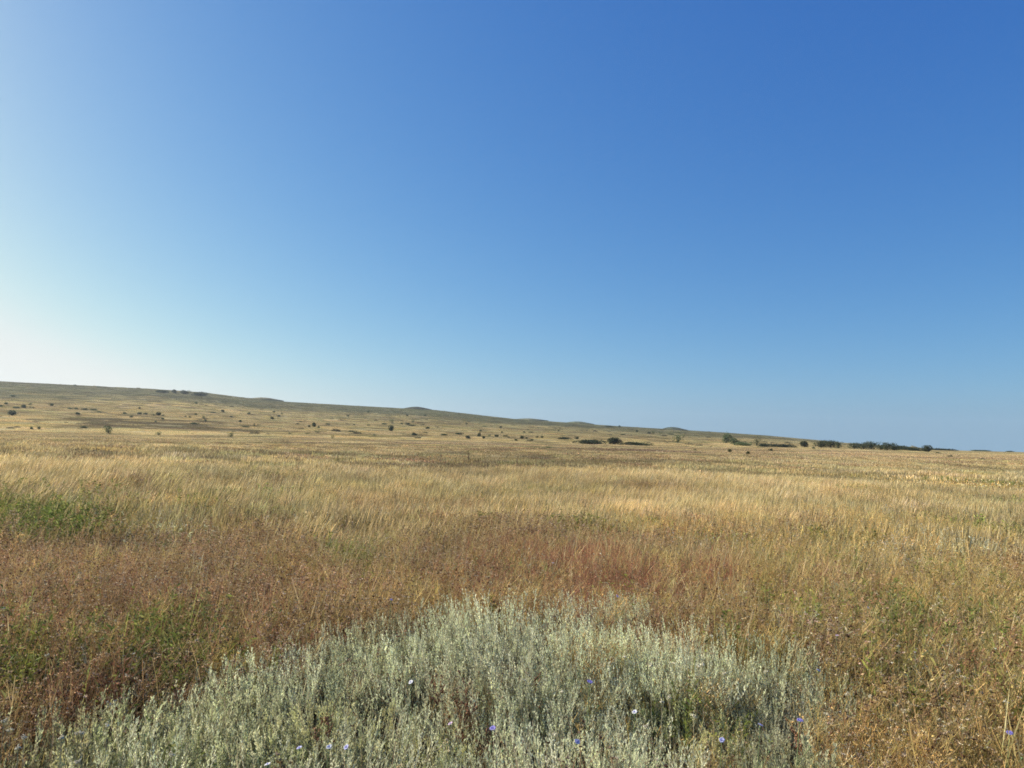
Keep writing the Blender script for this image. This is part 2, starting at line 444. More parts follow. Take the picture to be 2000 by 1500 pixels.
# level of detail: patch radius, blade-width factor
LODS = [(0.24, 1.0), (0.55, 1.6), (1.5, 4.2), (4.6, 13.0), (7.5, 26.0)]
NV = [5, 4, 3, 3, 3]
def make_sources(species):
    out = []
    for L, (R, f) in enumerate(LODS):
        if L == 4 and species not in ('golden_grass', 'olive_grass', 'dull_grass'): continue
        for v in range(NV[L]):
            nm = "%s_%d_%d" % (species, L, v)
            k = [1, 3.2, 10, 26, 32][L]; hf = [1, .95, .75, .6, .45][L]
            if species == 'golden_grass':
                o = grass(nm, R, int(95 * k), .0028 * f, .54 * hf, GOLD, GOLDH, .5, .5)
            elif species == 'olive_grass':
                o = grass(nm, R, int(85 * k), .0034 * f, .50 * hf, OLIVE, OLIVEH, .45, .35)
            elif species == 'dull_grass':
                o = grass(nm, R, int(85 * k), .0034 * f, .45 * hf, DULL, DULL, .45, .4)
            elif species == 'rust_weeds':
                o = herb(nm, R, int([18, 46, 190, 520][L]), .0030 * f, .52 * hf, RUST, RUSTH, [.0105, .0145, .026, 0.05][L], [6, 5, 2, 1][L], [2, 1, 0, 0][L], RUST, int(60 * k), .022 * (1 + .4 * L), hp=.55)
            elif species == 'red_weeds':
                o = herb(nm, R, int([20, 50, 200, 500][L]), .0026 * f, .48 * hf, RED, REDH, [.0048, .008, .022, 0.05][L], [7, 6, 2, 1][L], [2, 1, 0, 0][L], RED, int(110 * k), .022 * (1 + .4 * L), hp=.6)
            elif species == 'ochre_weeds':
                o = herb(nm, R, int([17, 44, 190, 500][L]), .0033 * f, .48 * hf, OCHRE, OCHREH, [.0050, .0085, .022, 0.05][L], [8, 6, 2, 1][L], [3, 1, 0, 0][L], OCHRE, int(110 * k), .020 * (1 + .4 * L), hp=.45, spread=.7)
            elif species == 'green_herbs':
                o = herb(nm, R, int([16, 40, 140, 380][L]), .0035 * f, .50 * hf, GREEN, GREEN, 0, [4, 3, 1, 1][L], [1, 0, 0, 0][L], GREEN, int(300 * k), .036 * (1 + .4 * L))
            elif species == 'pale_flowers':
                o = herb(nm, R, int([8, 18, 60, 150][L]), .0024 * f, .50 * hf, PALE, PALEH, [.007, .011, .025, 0.05][L], [5, 4, 2, 1][L], [1, 1, 0, 0][L], PALE, int(40 * k), .03 * (1 + .4 * L), hp=.5)
            else:
                o = grass(nm, R, int(120 * k), .0040 * f, .17, DULL + RUST[:2], DULL, .9, .1)
            out.append(o)
    return out

# ------------------------------------------------------------------ where each plant community grows
SP = ['golden_grass', 'olive_grass', 'dull_grass', 'rust_weeds', 'red_weeds', 'ochre_weeds', 'green_herbs', 'pale_flowers']
#  rows of the photograph -> weights of SP, left | middle | right third
BAND = {
    'L': [(860, (.4, .25, .5, .10, 0, 0, 0, 0)), (895, (.35, .35, .5, .06, 0, 0, 0, 0)), (912, (.9, .1, .2, 0, 0, 0, 0, 0)), (945, (.45, .45, .25, .1, 0, 0, .05, 0)),
          (985, (.08, .7, .2, .2, 0, .15, .14, .02)), (1040, (.03, .45, .15, .35, 0, .15, .12, .06)), (1075, (.04, .15, .05, .75, .03, .22, .04, .06)),
          (1180, (.02, .10, .05, .8, .20, .22, .03, .07)), (1300, (0, .1, .05, .75, .22, .15, .2, .08)), (1500, (0, .2, .1, .5, .12, .15, .3, .16))],
    'M': [(860, (.25, .2, .7, .18, 0, 0, 0, 0)), (905, (.2, .35, .7, .12, 0, 0, 0, 0)), (925, (.4, .4, .4, .05, 0, 0, 0, 0)), (945, (1, .2, .1, 0, 0, 0, 0, 0)),
          (985, (.75, .5, .05, .1, 0, .2, .02, 0)), (1020, (.25, .6, .1, .3, .03, .4, .05, .02)), (1070, (.06, .4, .05, .5, .10, .4, .06, .04)),
          (1130, (.0, .15, 0, .5, .2, .5, .03, .05)), (1200, (0, .1, 0, .55, .12, .5, .04, .04)), (1500, (0, .25, 0, .4, .1, .5, .1, .08))],
    'R': [(870, (.35, .1, .65, .28, 0, .05, 0, 0)), (910, (.42, .28, .55, .08, 0, .1, 0, 0)), (930, (.75, .3, .25, 0, 0, .1, 0, 0)), (990, (.6, .5, .15, .05, 0, .35, .02, .02)),
          (1040, (.25, .55, .1, .15, 0, .6, .05, .04)), (1100, (.10, .28, .08, .3, .04, .9, .07, .08)), (1200, (.04, .16, .05, .35, .06, 1, .10, .10)),
          (1300, (.02, .12, 0, .16, .05, 1, .08, .14)), (1500, (.02, .10, 0, .14, .04, 1.1, .06, .16))],
}
# px, py, rx, ry, species index, strength
BLOBS = [(110, 1005, 120, 30, 6, .7), (20, 985, 60, 22, 6, .7), (150, 1022, 70, 18, 6, 1.0), (220, 1030, 50, 12, 5, .8), (60, 1035, 80, 14, 7, .6),
         (330, 1040, 110, 16, 7, 1.2), (290, 1245, 38, 50, 6, 4.0), (335, 1265, 30, 35, 6, 3.0), (70, 1290, 26, 40, 6, 3.0), (420, 1215, 30, 18, 6, 1.2),
         (500, 903, 60, 8, 1, 4.0), (690, 1075, 40, 18, 6, 2.5), (640, 1055, 60, 14, 6, .8), (1140, 1005, 26, 22, 6, 2.5), (480, 1010, 80, 30, 1, 1.0),
         (1150, 1130, 125, 60, 4, 1.5), (1190, 1085, 140, 38, 4, .8), (1350, 1140, 90, 50, 4, 1.0), (940, 1120, 120, 40, 4, .5), (1255, 1120, 40, 40, 1, .8),
         (880, 1050, 140, 35, 3, 1.2), (1050, 1035, 120, 25, 3, .8), (780, 1020, 60, 25, 5, 1.0), (590, 1120, 90, 30, 5, 1.2), (800, 1140, 100, 40, 5, 1.0),
         (180, 1180, 160, 50, 4, .5), (500, 1190, 90, 40, 4, .4), (1380, 985, 160, 22, 0, 3.0), (1060, 960, 240, 20, 0, 2.0), (100, 930, 130, 24, 0, 3.0), (1930, 1040, 90, 12, 6, .7),
         (1760, 1225, 75, 45, 6, 3.0), (1540, 1200, 30, 60, 6, 1.6), (1990, 1260, 30, 70, 6, 3.0), (1800, 1280, 30, 60, 6, 2.0), (1840, 1140, 60, 30, 6, .5), (1850, 1080, 140, 30, 7, .8),
         (1170, 1260, 42, 40, 5, 3.0), (1185, 1320, 40, 35, 5, 3.0), (1400, 1330, 90, 30, 5, 2.5), (900, 1350, 30, 40, 3, 3.0), (1340, 1420, 60, 30, 5, 1.4),
         (640, 1400, 18, 50, 3, 3.0), (1040, 1310, 30, 20, 3, 1.6), (90, 1430, 70, 50, 7, .5), (60, 1370, 60, 30, 6, 2.0), (1760, 1320, 60, 30, 4, 1.0), (1980, 1310, 60, 60, 3, 1.6)]
# the wormwood patch, outline in the photograph (tops of the plants)
PATCH = np.array([(-60, 1420), (60, 1390), (150, 1372), (260, 1350), (370, 1330), (450, 1300), (540, 1262), (620, 1240), (740, 1222), (860, 1196), (970, 1180),
                  (1130, 1170), (1280, 1196), (1370, 1230), (1460, 1262), (1560, 1300), (1600, 1390), (1640, 1480), (1660, 1700), (-100, 1700)], float)
def inside(px, py, poly):
    r = np.zeros(px.shape, bool); n = len(poly)
    for i in range(n):
        x1, y1 = poly[i]; x2, y2 = poly[(i + 1) % n]
        c = ((y1 > py) != (y2 > py)) & (px < (x2 - x1) * (py - y1) / (y2 - y1 + 1e-9) + x1)
        r ^= c
    return r
def weights(px, py):
    out = []
    for key in 'LMR':
        rows = BAND[key]; ys = [q[0] for q in rows]; W = np.array([q[1] for q in rows], float)
        out.append(np.stack([np.interp(py, ys, W[:, j]) for j in range(len(SP))], 1))
    ml = smooth(450, 850, px)[:, None]; mr = smooth(1350, 1700, px)[:, None]
    w = (out[0] * (1 - ml) + out[1] * ml) * (1 - mr) + out[2] * mr
    for (bx, by, rx, ry, s, st) in BLOBS:
        d = ((px - bx) / rx) ** 2 + ((py - by) / ry) ** 2
        w[:, s] += st * np.exp(-d * 1.2)
    return w
pts = {s: [] for s in SP + ['dry_litter']}
RANGES = [(1.1, 9.5, .135), (9.5, 30, .31), (30, 110, 1.0), (110, 320, 3.2), (320, 1420, 8.6)]
for L, (r0, r1, sp) in enumerate(RANGES):
    half = [R_(56), R_(48), R_(45), R_(43), R_(42)][L]
    area = half * (r1 ** 2 - r0 ** 2)
    n = int(area / sp ** 2)
    r = np.sqrt(rng.uniform(r0 ** 2, r1 ** 2, n)); a = rng.uniform(-half, half, n)
    x, y = r * np.sin(a), r * np.cos(a)
    z = terrain(x, y)
    px, py = pix(x, y, z + .38)
    nz = 1 + 1.2 * wav(x, y, .9 + .05 * r.mean(), 1.1)[:, None] * np.linspace(-1, 1, len(SP))[None] + .8 * wav(x + 7, y, 3.0 + .1 * r.mean(), 3.1)[:, None] * np.cos(np.arange(len(SP)) * 2.1)[None]
    w = weights(px, py) * nz.clip(.08, 3)
    tot = w.sum(1)
    pick = (w.cumsum(1) < (rng.random(n) * tot)[:, None]).sum(1).clip(0, len(SP) - 1)
    tmul = np.ones((n, 3))
    if L == 4:                                    # sward of the slope: golden below, olive above, a dark hollow on the left
        tt = (r - SLOPE_0) / (RIDGE_D - SLOPE_0)
        apx = 1000 + F * np.tan(a)
        ww = wav(x, y, 60.0, 4.0) * .10 + wav(x, y, 150.0, 1.0) * .10 + .05 * rng.normal(size=n)
        up = smooth(.42, .75, tt + ww) * smooth(2100, 1000, apx) + smooth(.08, .5, tt + ww) * smooth(300, 800, apx) * .30
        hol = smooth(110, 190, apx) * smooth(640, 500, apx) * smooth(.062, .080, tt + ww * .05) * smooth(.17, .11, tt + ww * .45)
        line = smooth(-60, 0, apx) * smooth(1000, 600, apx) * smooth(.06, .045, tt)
        u = rng.random(n)
        pick = np.where(u < .5 - .35 * up, 0, np.where(u < .70 + .1 * up, 1, 2))
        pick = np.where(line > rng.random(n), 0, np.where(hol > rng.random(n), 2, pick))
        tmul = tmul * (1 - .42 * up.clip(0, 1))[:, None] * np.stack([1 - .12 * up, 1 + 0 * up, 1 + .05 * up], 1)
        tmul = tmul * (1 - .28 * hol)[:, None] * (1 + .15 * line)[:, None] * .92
    inp = inside(px, py, PATCH)
    blob = np.zeros(n)
    for (bx, by, rx, ry, s, st) in BLOBS:
        blob = np.maximum(blob, np.exp(-1.2 * (((px - bx) / rx) ** 2 + ((py - by) / ry) ** 2)) * min(1, st / 2))
    keep = ~inp | (rng.random(n) < .06 + .75 * blob * (py < 1500))
    sc = rng.uniform(.75, 1.2, n) * (1 + .14 * wav(x, y, 2.2 + .1 * r.mean(), .6))
    sc = np.where(inp, sc * .88, sc)
    # a thin dark gap just behind the wormwood on the left and single bare holes
    hole = np.zeros(n)
    for (bx, by, rx, ry) in ((420, 1300, 70, 14), (1870, 1275, 34, 26), (45, 1440, 80, 40), (1930, 1045, 60, 8), (1590, 1420, 16, 40)):
        hole = np.maximum(hole, np.exp(-(((px - bx) / rx) ** 2 + ((py - by) / ry) ** 2)))
    keep &= rng.random(n) > hole * .9
    lit_keep = rng.random(n) > inp * .6
    idx0 = sum(NV[:L])
    lean = rng.uniform(.02, .20, n) + .22 * smooth(0, 1, -x / (r * .5 + 1))
    lean = lean * [1, 1, .35, 0, 0][L]
    gx = (terrain(x + 3, y) - terrain(x - 3, y)) / 6 * (L >= 3); gy = (terrain(x, y + 3) - terrain(x, y - 3)) / 6 * (L >= 3)
    for s, name in enumerate(SP):
        mk = keep & (pick == s)
        c = int(mk.sum())
        if not c: continue
        v = idx0 + rng.integers(0, NV[L], c)
        br = 1 + .20 * wav(x[mk], y[mk], 1.4 + .08 * r.mean(), 5.0) + .13 * rng.normal(size=c)
        tint = np.stack([br * (1 + .06 * rng.normal(size=c)), br, br * (1 + .08 * rng.normal(size=c))], 1).clip(.45, 1.6)
        tint = tint * tmul[mk]
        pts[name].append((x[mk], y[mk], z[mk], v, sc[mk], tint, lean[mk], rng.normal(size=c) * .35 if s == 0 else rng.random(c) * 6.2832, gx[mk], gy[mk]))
    if L < 3:
        mk = (rng.random(n) < .7) & lit_keep
        c = int(mk.sum()); v = idx0 + rng.integers(0, NV[L], c)
        br = 1 + .2 * rng.normal(size=c)
        pts['dry_litter'].append((x[mk], y[mk], z[mk], v, rng.uniform(.7, 1.3, c), np.stack([br] * 3, 1).clip(.5, 1.6), rng.uniform(0, .1, c), rng.random(c) * 6.28, 0 * v, 0 * v))

def scatter_group(name, coll):
    ng = bpy.data.node_groups.new(name, 'GeometryNodeTree')
    ng.interface.new_socket("Geometry", in_out='INPUT', socket_type='NodeSocketGeometry')
    ng.interface.new_socket("Geometry", in_out='OUTPUT', socket_type='NodeSocketGeometry')
    n, l = ng.nodes, ng.links
    gi = n.new("NodeGroupInput"); go = n.new("NodeGroupOutput")
    ci = n.new("GeometryNodeCollectionInfo"); ci.inputs[0].default_value = coll
    ci.inputs["Separate Children"].default_value = True; ci.inputs["Reset Children"].default_value = True
    m2p = n.new("GeometryNodeMeshToPoints")
    ip = n.new("GeometryNodeInstanceOnPoints"); ip.inputs["Pick Instance"].default_value = True
    def attr(nm, ty):
        a = n.new("GeometryNodeInputNamedAttribute"); a.data_type = ty; a.inputs[0].default_value = nm; return a.outputs[0]
    e2r = n.new("FunctionNodeEulerToRotation")
    l.new(attr("rot", 'FLOAT_VECTOR'), e2r.inputs[0])
    l.new(gi.outputs[0], m2p.inputs[0])
    l.new(m2p.outputs[0], ip.inputs["Points"]); l.new(ci.outputs[0], ip.inputs["Instance"])
    l.new(attr("pick", 'INT'), ip.inputs["Instance Index"]); l.new(e2r.outputs[0], ip.inputs["Rotation"])
    l.new(attr("scl", 'FLOAT'), ip.inputs["Scale"])
    l.new(ip.outputs[0], go.inputs[0])
    return ng
STUFF_LABEL = {
    'golden_grass': ("golden dry feathery grass bending in the light across the middle of the field", "grass"),
    'olive_grass': ("olive green half-dried grass between the golden and the rusty growth", "grass"),
    'dull_grass': ("dull brown short grass of the far part of the flat field", "grass"),
    'rust_weeds': ("rust brown dried weeds with round seed heads, densest on the left", "weeds"),
    'red_weeds': ("dark red dried weeds massed behind the silvery wormwood", "weeds"),
    'ochre_weeds': ("ochre yellow twiggy dried weeds filling the lower right of the field", "weeds"),
    'green_herbs': ("fresh green leafy herbs in patches among the dried weeds", "herbs"),
    'pale_flowers': ("pale cream dried flower heads sprinkled through the brown weeds", "flowers"),
    'dry_litter': ("short dry straw litter close to the soil under the weeds", "straw"),
}
def euler_lean(lean, th, gx, gy):
    """tilt towards +X by lean after a turn th about Z"""
    E = np.empty((len(lean), 3))
    for i in range(len(lean)):
        e = (Matrix.Rotation(math.atan(gy[i]), 3, 'X') @ Matrix.Rotation(lean[i] - math.atan(gx[i]), 3, 'Y') @ Matrix.Rotation(th[i], 3, 'Z')).to_euler()
        E[i] = e
    return E
for name, lst in pts.items():
    x, y, z, v, sc, tint, lean, th, gx_, gy_ = [np.concatenate([q[i] for q in lst]) for i in range(10)]
    coll = bpy.data.collections.new(name + "_kinds")
    for o in make_sources(name): coll.objects.link(o)
    me = bpy.data.meshes.new(name)
    me.vertices.add(len(x)); me.vertices.foreach_set("co", np.stack([x, y, z], 1).astype(np.float32).ravel())
    me.attributes.new("pick", 'INT', 'POINT').data.foreach_set("value", v.astype(np.int32))
    me.attributes.new("scl", 'FLOAT', 'POINT').data.foreach_set("value", sc.astype(np.float32))
    me.attributes.new("rot", 'FLOAT_VECTOR', 'POINT').data.foreach_set("vector", euler_lean(lean, th, gx_, gy_).astype(np.float32).ravel())
    me.attributes.new("tint", 'FLOAT_VECTOR', 'POINT').data.foreach_set("vector", tint.astype(np.float32).ravel())
    me.materials.append(M_STUFF)
    o = bpy.data.objects.new(name, me); COL.objects.link(o)
    md = o.modifiers.new("scatter", 'NODES'); md.node_group = scatter_group(name, coll)
    tag(o, STUFF_LABEL[name][0], STUFF_LABEL[name][1], kind="stuff")
    print(name, len(x))

# ------------------------------------------------------------------ helper for things with parts
def empty(name, loc, rz=0.0, sc=1.0):
    o = bpy.data.objects.new(name, None); COL.objects.link(o)
    o.location = loc; o.rotation_euler = (0, 0, rz); o.scale = (sc, sc, sc) if not isinstance(sc, tuple) else sc
    o.empty_display_size = .1
    return o
def place(name, parts, loc, rz, sc, col):
    r = empty(name, loc, rz, sc)
    for pn, me in parts:
        c = bpy.data.objects.new(pn, me); COL.objects.link(c); c.parent = r; c.color = (*col, 1)
    return r
ORD = "first second third fourth fifth sixth seventh eighth ninth tenth eleventh twelfth thirteenth fourteenth fifteenth sixteenth seventeenth eighteenth nineteenth twentieth".split()
def ordw(i): return ORD[i] if i < len(ORD) else "number %d" % (i + 1)

# ------------------------------------------------------------------ wormwood bushes
SAGE = [(.58, .61, .35), (.64, .66, .40), (.51, .55, .30), (.70, .70, .46)]
SAGEP = [(.70, .75, .49), (.77, .80, .55), (.64, .69, .44), (.82, .83, .60)]
SAGEY = [(.58, .56, .27), (.50, .50, .24), (.66, .62, .34), (.52, .55, .31)]
def wormwood(n=90, R=.31, h=.46, cols=SAGE, L=.020, dens=1.0, W=.0048, up_=.8, sh=1.0):
    """a dome of upright stems, each ending in a leafy spike with side shoots"""
    b = MB(); s = MB()
    base = disc(n, R * .40); base[:, 2] = 0
    ang = np.arctan2(base[:, 1], base[:, 0]); rr = np.hypot(base[:, 0], base[:, 1]) / (R * .40)
    az = ang + rng.normal(size=n) * .45
    hh = h * rng.uniform(.68, 1.08, n) * (1 - .55 * rr ** 2.0)
    K = 7
    t = np.linspace(0, 1, K)[None]
    out = (R * .95 * rr * rng.uniform(.6, 1.3, n))[:, None] * (1 - (1 - t) ** 1.6)
    P = np.stack([base[:, 0:1] + np.cos(az)[:, None] * out, base[:, 1:2] + np.sin(az)[:, None] * out, hh[:, None] * t], 2)
    P = P + rng.normal(size=P.shape) * np.array((.007, .007, 0)) * t[..., None]
    s.ribbon(P, sides(n), np.linspace(.005, .002, K)[None], mixc([(.34, .29, .20), (.26, .21, .15), (.42, .38, .26)], n))
    scol = mixc(cols, n, .14)                      # each stem its own tone
    ns = n * 6
    q = rng.integers(0, n, ns); f = rng.uniform(.38, .93, ns) * (K - 1); i = np.floor(f).astype(int); u = (f - i)[:, None]
    p0 = P[q, i] * (1 - u) + P[q, i + 1] * u
    a = rng.random(ns) * 6.28
    d = np.stack([np.cos(a) * .34, np.sin(a) * .34, rng.uniform(up_, 1.1, ns)], 1) * sh
    Ls = (h * rng.uniform(.08, .20, ns) * (1.25 - f / (K - 1) * .7))[:, None]
    p1 = p0 + d * Ls * .5; p2 = p1 + (d + np.array([0, 0, .4])) * Ls * .5
    s.ribbon(np.stack([p0, p1, p2], 1), sides(ns), np.array([.0025, .002, .0012])[None], mixc([(.40, .38, .26), (.46, .44, .30)], ns))
    for (S0, S1, cnt, fac) in ((p0, p1, 3, 1.0), (p1, p2, 5, .8)):
        for j in range(int(cnt * dens)):
            u = rng.random((ns, 1))
            a = rng.random(ns) * 6.28
            dd = (S1 - S0) / np.linalg.norm(S1 - S0, axis=1, keepdims=True) + np.stack([np.cos(a), np.sin(a), np.zeros(ns)], 1) * .5
            b.leaves(S0 * (1 - u) + S1 * u, dd, L * fac * rng.uniform(.6, 1.3, ns), W, scol[q] * rng.uniform(.85, 1.15, (ns, 1)))
    # the dense spike that ends each stem
    for j in range(18):
        f = (1 - .30 * rng.random(n) ** .9) * (K - 1.01); i = np.floor(f).astype(int); u = (f - i)[:, None]
        p = P[np.arange(n), i] * (1 - u) + P[np.arange(n), i + 1] * u
        a = rng.random(n) * 6.28
        b.leaves(p, np.stack([np.cos(a) * .55, np.sin(a) * .55, np.ones(n)], 1), L * .85 * rng.uniform(.6, 1.2, n) * (1.5 - f / (K - 1)), .0050, scol * rng.uniform(.95, 1.25, (n, 1)))
    return [("foliage_or_seeds", b.mesh("foliage_or_seeds", M_SAGE)), ("stems", s.mesh("stems", M_SAGE))]
# coarse spiky bushes, fine feathery ones, and yellowish ones
SAGEV = [wormwood() for _ in range(2)] + [wormwood(80, .30, .44) for _ in range(2)]
SAGEF = [wormwood(190, .42, .46, SAGEP, .015, 1.0, .0032, .9, 1.25) for _ in range(4)]
SAGEW = [wormwood(80, .30, .44, SAGEY, .017) for _ in range(4)]
ROWS = [
    ("back row", [(610, 1246), (700, 1226), (780, 1216), (868, 1192), (960, 1172), (1045, 1180), (1130, 1160), (1215, 1180), (1290, 1190), (1365, 1225), (1455, 1256), (1545, 1282)]),
    ("second row", [(395, 1328), (480, 1306), (545, 1282), (650, 1276), (745, 1262), (835, 1248), (925, 1235), (1020, 1240), (1115, 1238), (1225, 1245), (1320, 1262), (1420, 1290), (1510, 1318), (1585, 1350)]),
    ("middle row", [(60, 1405), (130, 1388), (235, 1362), (330, 1352), (430, 1362), (520, 1356), (600, 1352), (700, 1345), (790, 1336), (960, 1322), (1060, 1345), (1110, 1322), (1250, 1340), (1330, 1352), (1470, 1380), (1560, 1400)]),
    ("fourth row", [(95, 1462), (180, 1450), (300, 1430), (390, 1424), (480, 1432), (570, 1440), (690, 1425), (780, 1420), (860, 1432), (1000, 1420), (1090, 1430), (1200, 1425), (1290, 1440), (1400, 1440), (1500, 1460), (1590, 1475)]),
    ("front row", [(120, 1525), (240, 1520), (370, 1515), (500, 1520), (620, 1525), (740, 1515), (860, 1520), (980, 1520), (1100, 1520), (1220, 1525), (1340, 1520), (1460, 1535), (1570, 1540), (1660, 1510)]),
]
GAPS = [(665, 1300), (1045, 1275), (1265, 1335), (835, 1325), (1540, 1345), (545, 1435), (1300, 1418), (905, 1350), (965, 1420), (1175, 1260), (1410, 1310), (1120, 1370), (700, 1400), (360, 1400)]
for rn, row in ROWS:
    i = -1
    for (px, py) in row:
        h = .46 * random.uniform(.72, 1.18)
        yellow = (px < 1000 and py > 1330 and random.random() < .6) or (py > 1300 and random.random() < .12)
        fine = rn in ('back row', 'second row') and px > 540 or random.random() < (.65 if px > 1000 else .35)
        vs = SAGEW if yellow else (SAGEF if fine else SAGEV)
        px += random.uniform(-18, 18); py += random.uniform(-18, 0)
        if any(((px - a_) / 60) ** 2 + ((py - b_) / 38) ** 2 < 1 for (a_, b_) in GAPS): continue
        x, y, z, d = hit(px, py, h)
        i += 1
        k = random.randrange(len(vs))
        sc = h / .46 * 1.06
        b = random.uniform(.70, 1.18)
        if rn in ("back row", "second row") and px > 880: b *= 1.12
        col = (b, b * random.uniform(.98, 1.02), b * random.uniform(.90, 1.02))
        r = place("wormwood_bush", vs[k], (x, y, z - .01), random.uniform(0, 6.28), sc, col)
        r.rotation_euler = (random.uniform(-.26, .20), random.uniform(-.22, .30), r.rotation_euler[2])
        look = "yellowish green" if yellow else ("pale silvery" if fine else "dusky grey-green")
        tag(r, "%s feathery wormwood bush, %s from the left in the %s of the patch" % (look, ordw(i), rn), "bush", "wormwood bushes in the foreground patch")

# ------------------------------------------------------------------ shrubs and trees of the plain and the slope
LEAFC = [(.055, .075, .03), (.075, .095, .04), (.045, .06, .028), (.09, .11, .05)]
def crown(n=900, lobes=7, flat=1.0, leaf=.11, seed=0):
    """unit crown: about 2 wide, about 1 x flat high above its base at z = 0"""
    b = MB()
    c = []
    for j in range(lobes):
        a = random.uniform(0, 6.28); rr = random.uniform(.1, .68)
        c.append((rr * math.cos(a), rr * math.sin(a), random.uniform(.32, .72) * flat, random.uniform(.26, .46)))
    c = np.array(c)
    q = rng.integers(0, lobes, n)
    d = rng.normal(size=(n, 3)); d /= np.linalg.norm(d, axis=1, keepdims=True)
    rr = rng.uniform(.55, 1.08, n) ** .6
    P = c[q, :3] + d * (c[q, 3] * rr)[:, None] * np.array((1, 1, max(.55, flat)))
    P[:, 2] = np.maximum(P[:, 2], .03)
    b.leaves(P, rng.normal(size=(n, 3)) + d * .6, leaf * rng.uniform(.6, 1.6, n), leaf * .8, mixc(LEAFC, n, .2))
    tr = MB()
    for j in range(lobes):
        K = 4; t = np.linspace(0, 1, K)[:, None]
        e = c[j, :3] * np.array((.8, .8, .9))
        pp = np.array([[0, 0, -.05]]) * (1 - t) + e[None] * t + np.array([[0, 0, .06]]) * np.sin(t * 3.14)
        for s_ in ((1, 0, 0), (0, 1, 0)):
            tr.ribbon(pp[None], np.array([s_], float), np.linspace(.06, .02, K)[None], np.array((.09, .07, .05)))
    return [("crown", b.mesh("crown", M_LEAF)), ("trunk", tr.mesh("trunk", M_BARK))]
CR_ROUND = [crown(1500, 9, 1.0) for _ in range(4)]
CR_TREE = [crown(1500, 13, 1.2, .085) for _ in range(3)]
CR_LONG = [crown(2200, 18, .75, .08) for _ in range(3)]
CR_THIN = [crown(420, 7, 1.0, .10) for _ in range(3)]
# px, py of the base, width, height in pixels of the photograph, kind r(ound) t(ree) l(ong low) s(parse), shade factor
SHRUBS = [
 (23,812,13,10,'r',1),(46,797,9,7,'r',1.1),(32,798,8,4,'l',1.4),(25,775,9,4,'l',1.8),(11,790,7,4,'r',1.6),(2,795,5,4,'r',1.5),(59,791,5,3,'r',1.5),(100,793,7,5,'r',1.3),
 (137,799,9,3,'l',1.4),(149,800,6,4,'r',1.2),(165,801,9,4,'l',1.3),(182,802,9,4,'l',1.6),(152,810,8,5,'r',1.0),(194,806,6,3,'l',1.7),(243,809,7,4,'r',1.1),(256,816,6,4,'r',1.0),
 (273,810,8,5,'r',1.1),(273,799,5,4,'r',1.2),(285,810,7,4,'r',1.2),(300,812,6,3,'r',1.3),(310,812,9,7,'r',.9),(319,813,5,3,'r',1.3),(317,820,7,4,'r',1.0),(304,825,5,3,'r',1.2),
 (362,815,5,3,'r',1.2),(370,816,5,3,'r',1.2),(382,811,6,4,'r',1.1),(397,819,6,8,'s',.9),(401,824,6,5,'r',.9),(379,829,13,4,'l',1.1),(416,807,10,3,'l',1.4),(435,805,7,5,'r',1.0),
 (451,815,6,3,'r',1.2),(470,825,8,5,'r',.9),(486,809,7,4,'r',1.4),(497,834,5,8,'s',1.0),(480,835,13,3,'l',1.2),(383,789,6,4,'r',1.6),(146,754,5,3,'r',1.4),(192,757,5,3,'r',1.3),
 (532,819,7,6,'r',.9),(544,814,7,4,'r',.9),(536,806,6,4,'r',1.3),(550,809,5,3,'r',1.4),(614,834,12,9,'r',.85),(622,836,6,4,'r',.9),(604,834,6,4,'r',1.1),(581,829,7,3,'r',1.3),
 (587,825,6,3,'r',1.3),(620,846,10,6,'s',1.3),(600,848,9,4,'s',1.2),(640,830,8,4,'l',1.4),(686,844,10,4,'l',1.0),(720,832,9,5,'s',1.1),(692,831,6,3,'r',1.4),(680,814,6,4,'r',1.4),
 (719,806,7,5,'r',1.3),(763,842,12,12,'r',.85),(765,826,9,9,'s',1.3),(750,829,10,3,'l',1.4),(784,829,5,4,'r',1.3),(796,830,9,5,'r',.9),(804,832,13,3,'l',1.0),(806,826,6,8,'s',1.3),
 (835,838,9,5,'r',.95),(832,846,9,3,'l',1.2),(810,851,11,7,'r',.85),(867,851,12,5,'l',1.0),(896,849,15,5,'l',1.0),(914,857,11,7,'r',.8),(935,853,8,10,'r',.9),(944,857,7,6,'r',.85),
 (956,853,8,6,'s',1.2),(969,854,9,6,'r',.85),(980,846,6,4,'r',1.1),(987,853,9,4,'l',1.1),(994,856,6,3,'r',1.0),(939,843,5,4,'r',1.2),(946,835,9,5,'s',1.4),(978,836,6,4,'r',1.2),
 (912,829,6,4,'r',1.4),(830,813,6,4,'r',1.3),(795,813,6,4,'r',1.3),(731,852,8,6,'s',1.2),(566,848,8,4,'s',1.3),
 (1008,861,7,4,'r',1.0),(1020,857,9,7,'r',.85),(1029,857,6,4,'r',.9),(1039,861,8,4,'r',.9),(1049,855,6,4,'r',1.0),(1058,856,8,5,'r',.9),(1024,846,5,4,'r',1.2),(1032,841,5,3,'r',1.3),
 (1091,843,5,4,'r',1.3),(1101,858,27,6,'l',.85),(1126,858,9,6,'r',.85),(1244,844,6,5,'r',.9),(1268,847,8,4,'r',1.1),(1276,847,6,6,'s',1.1),(1290,848,6,5,'s',1.2),(1310,849,9,3,'l',1.1),
 (1216,850,10,3,'l',1.1),(1467,866,6,4,'s',1.2),(1589,877,6,4,'r',1.0),
]
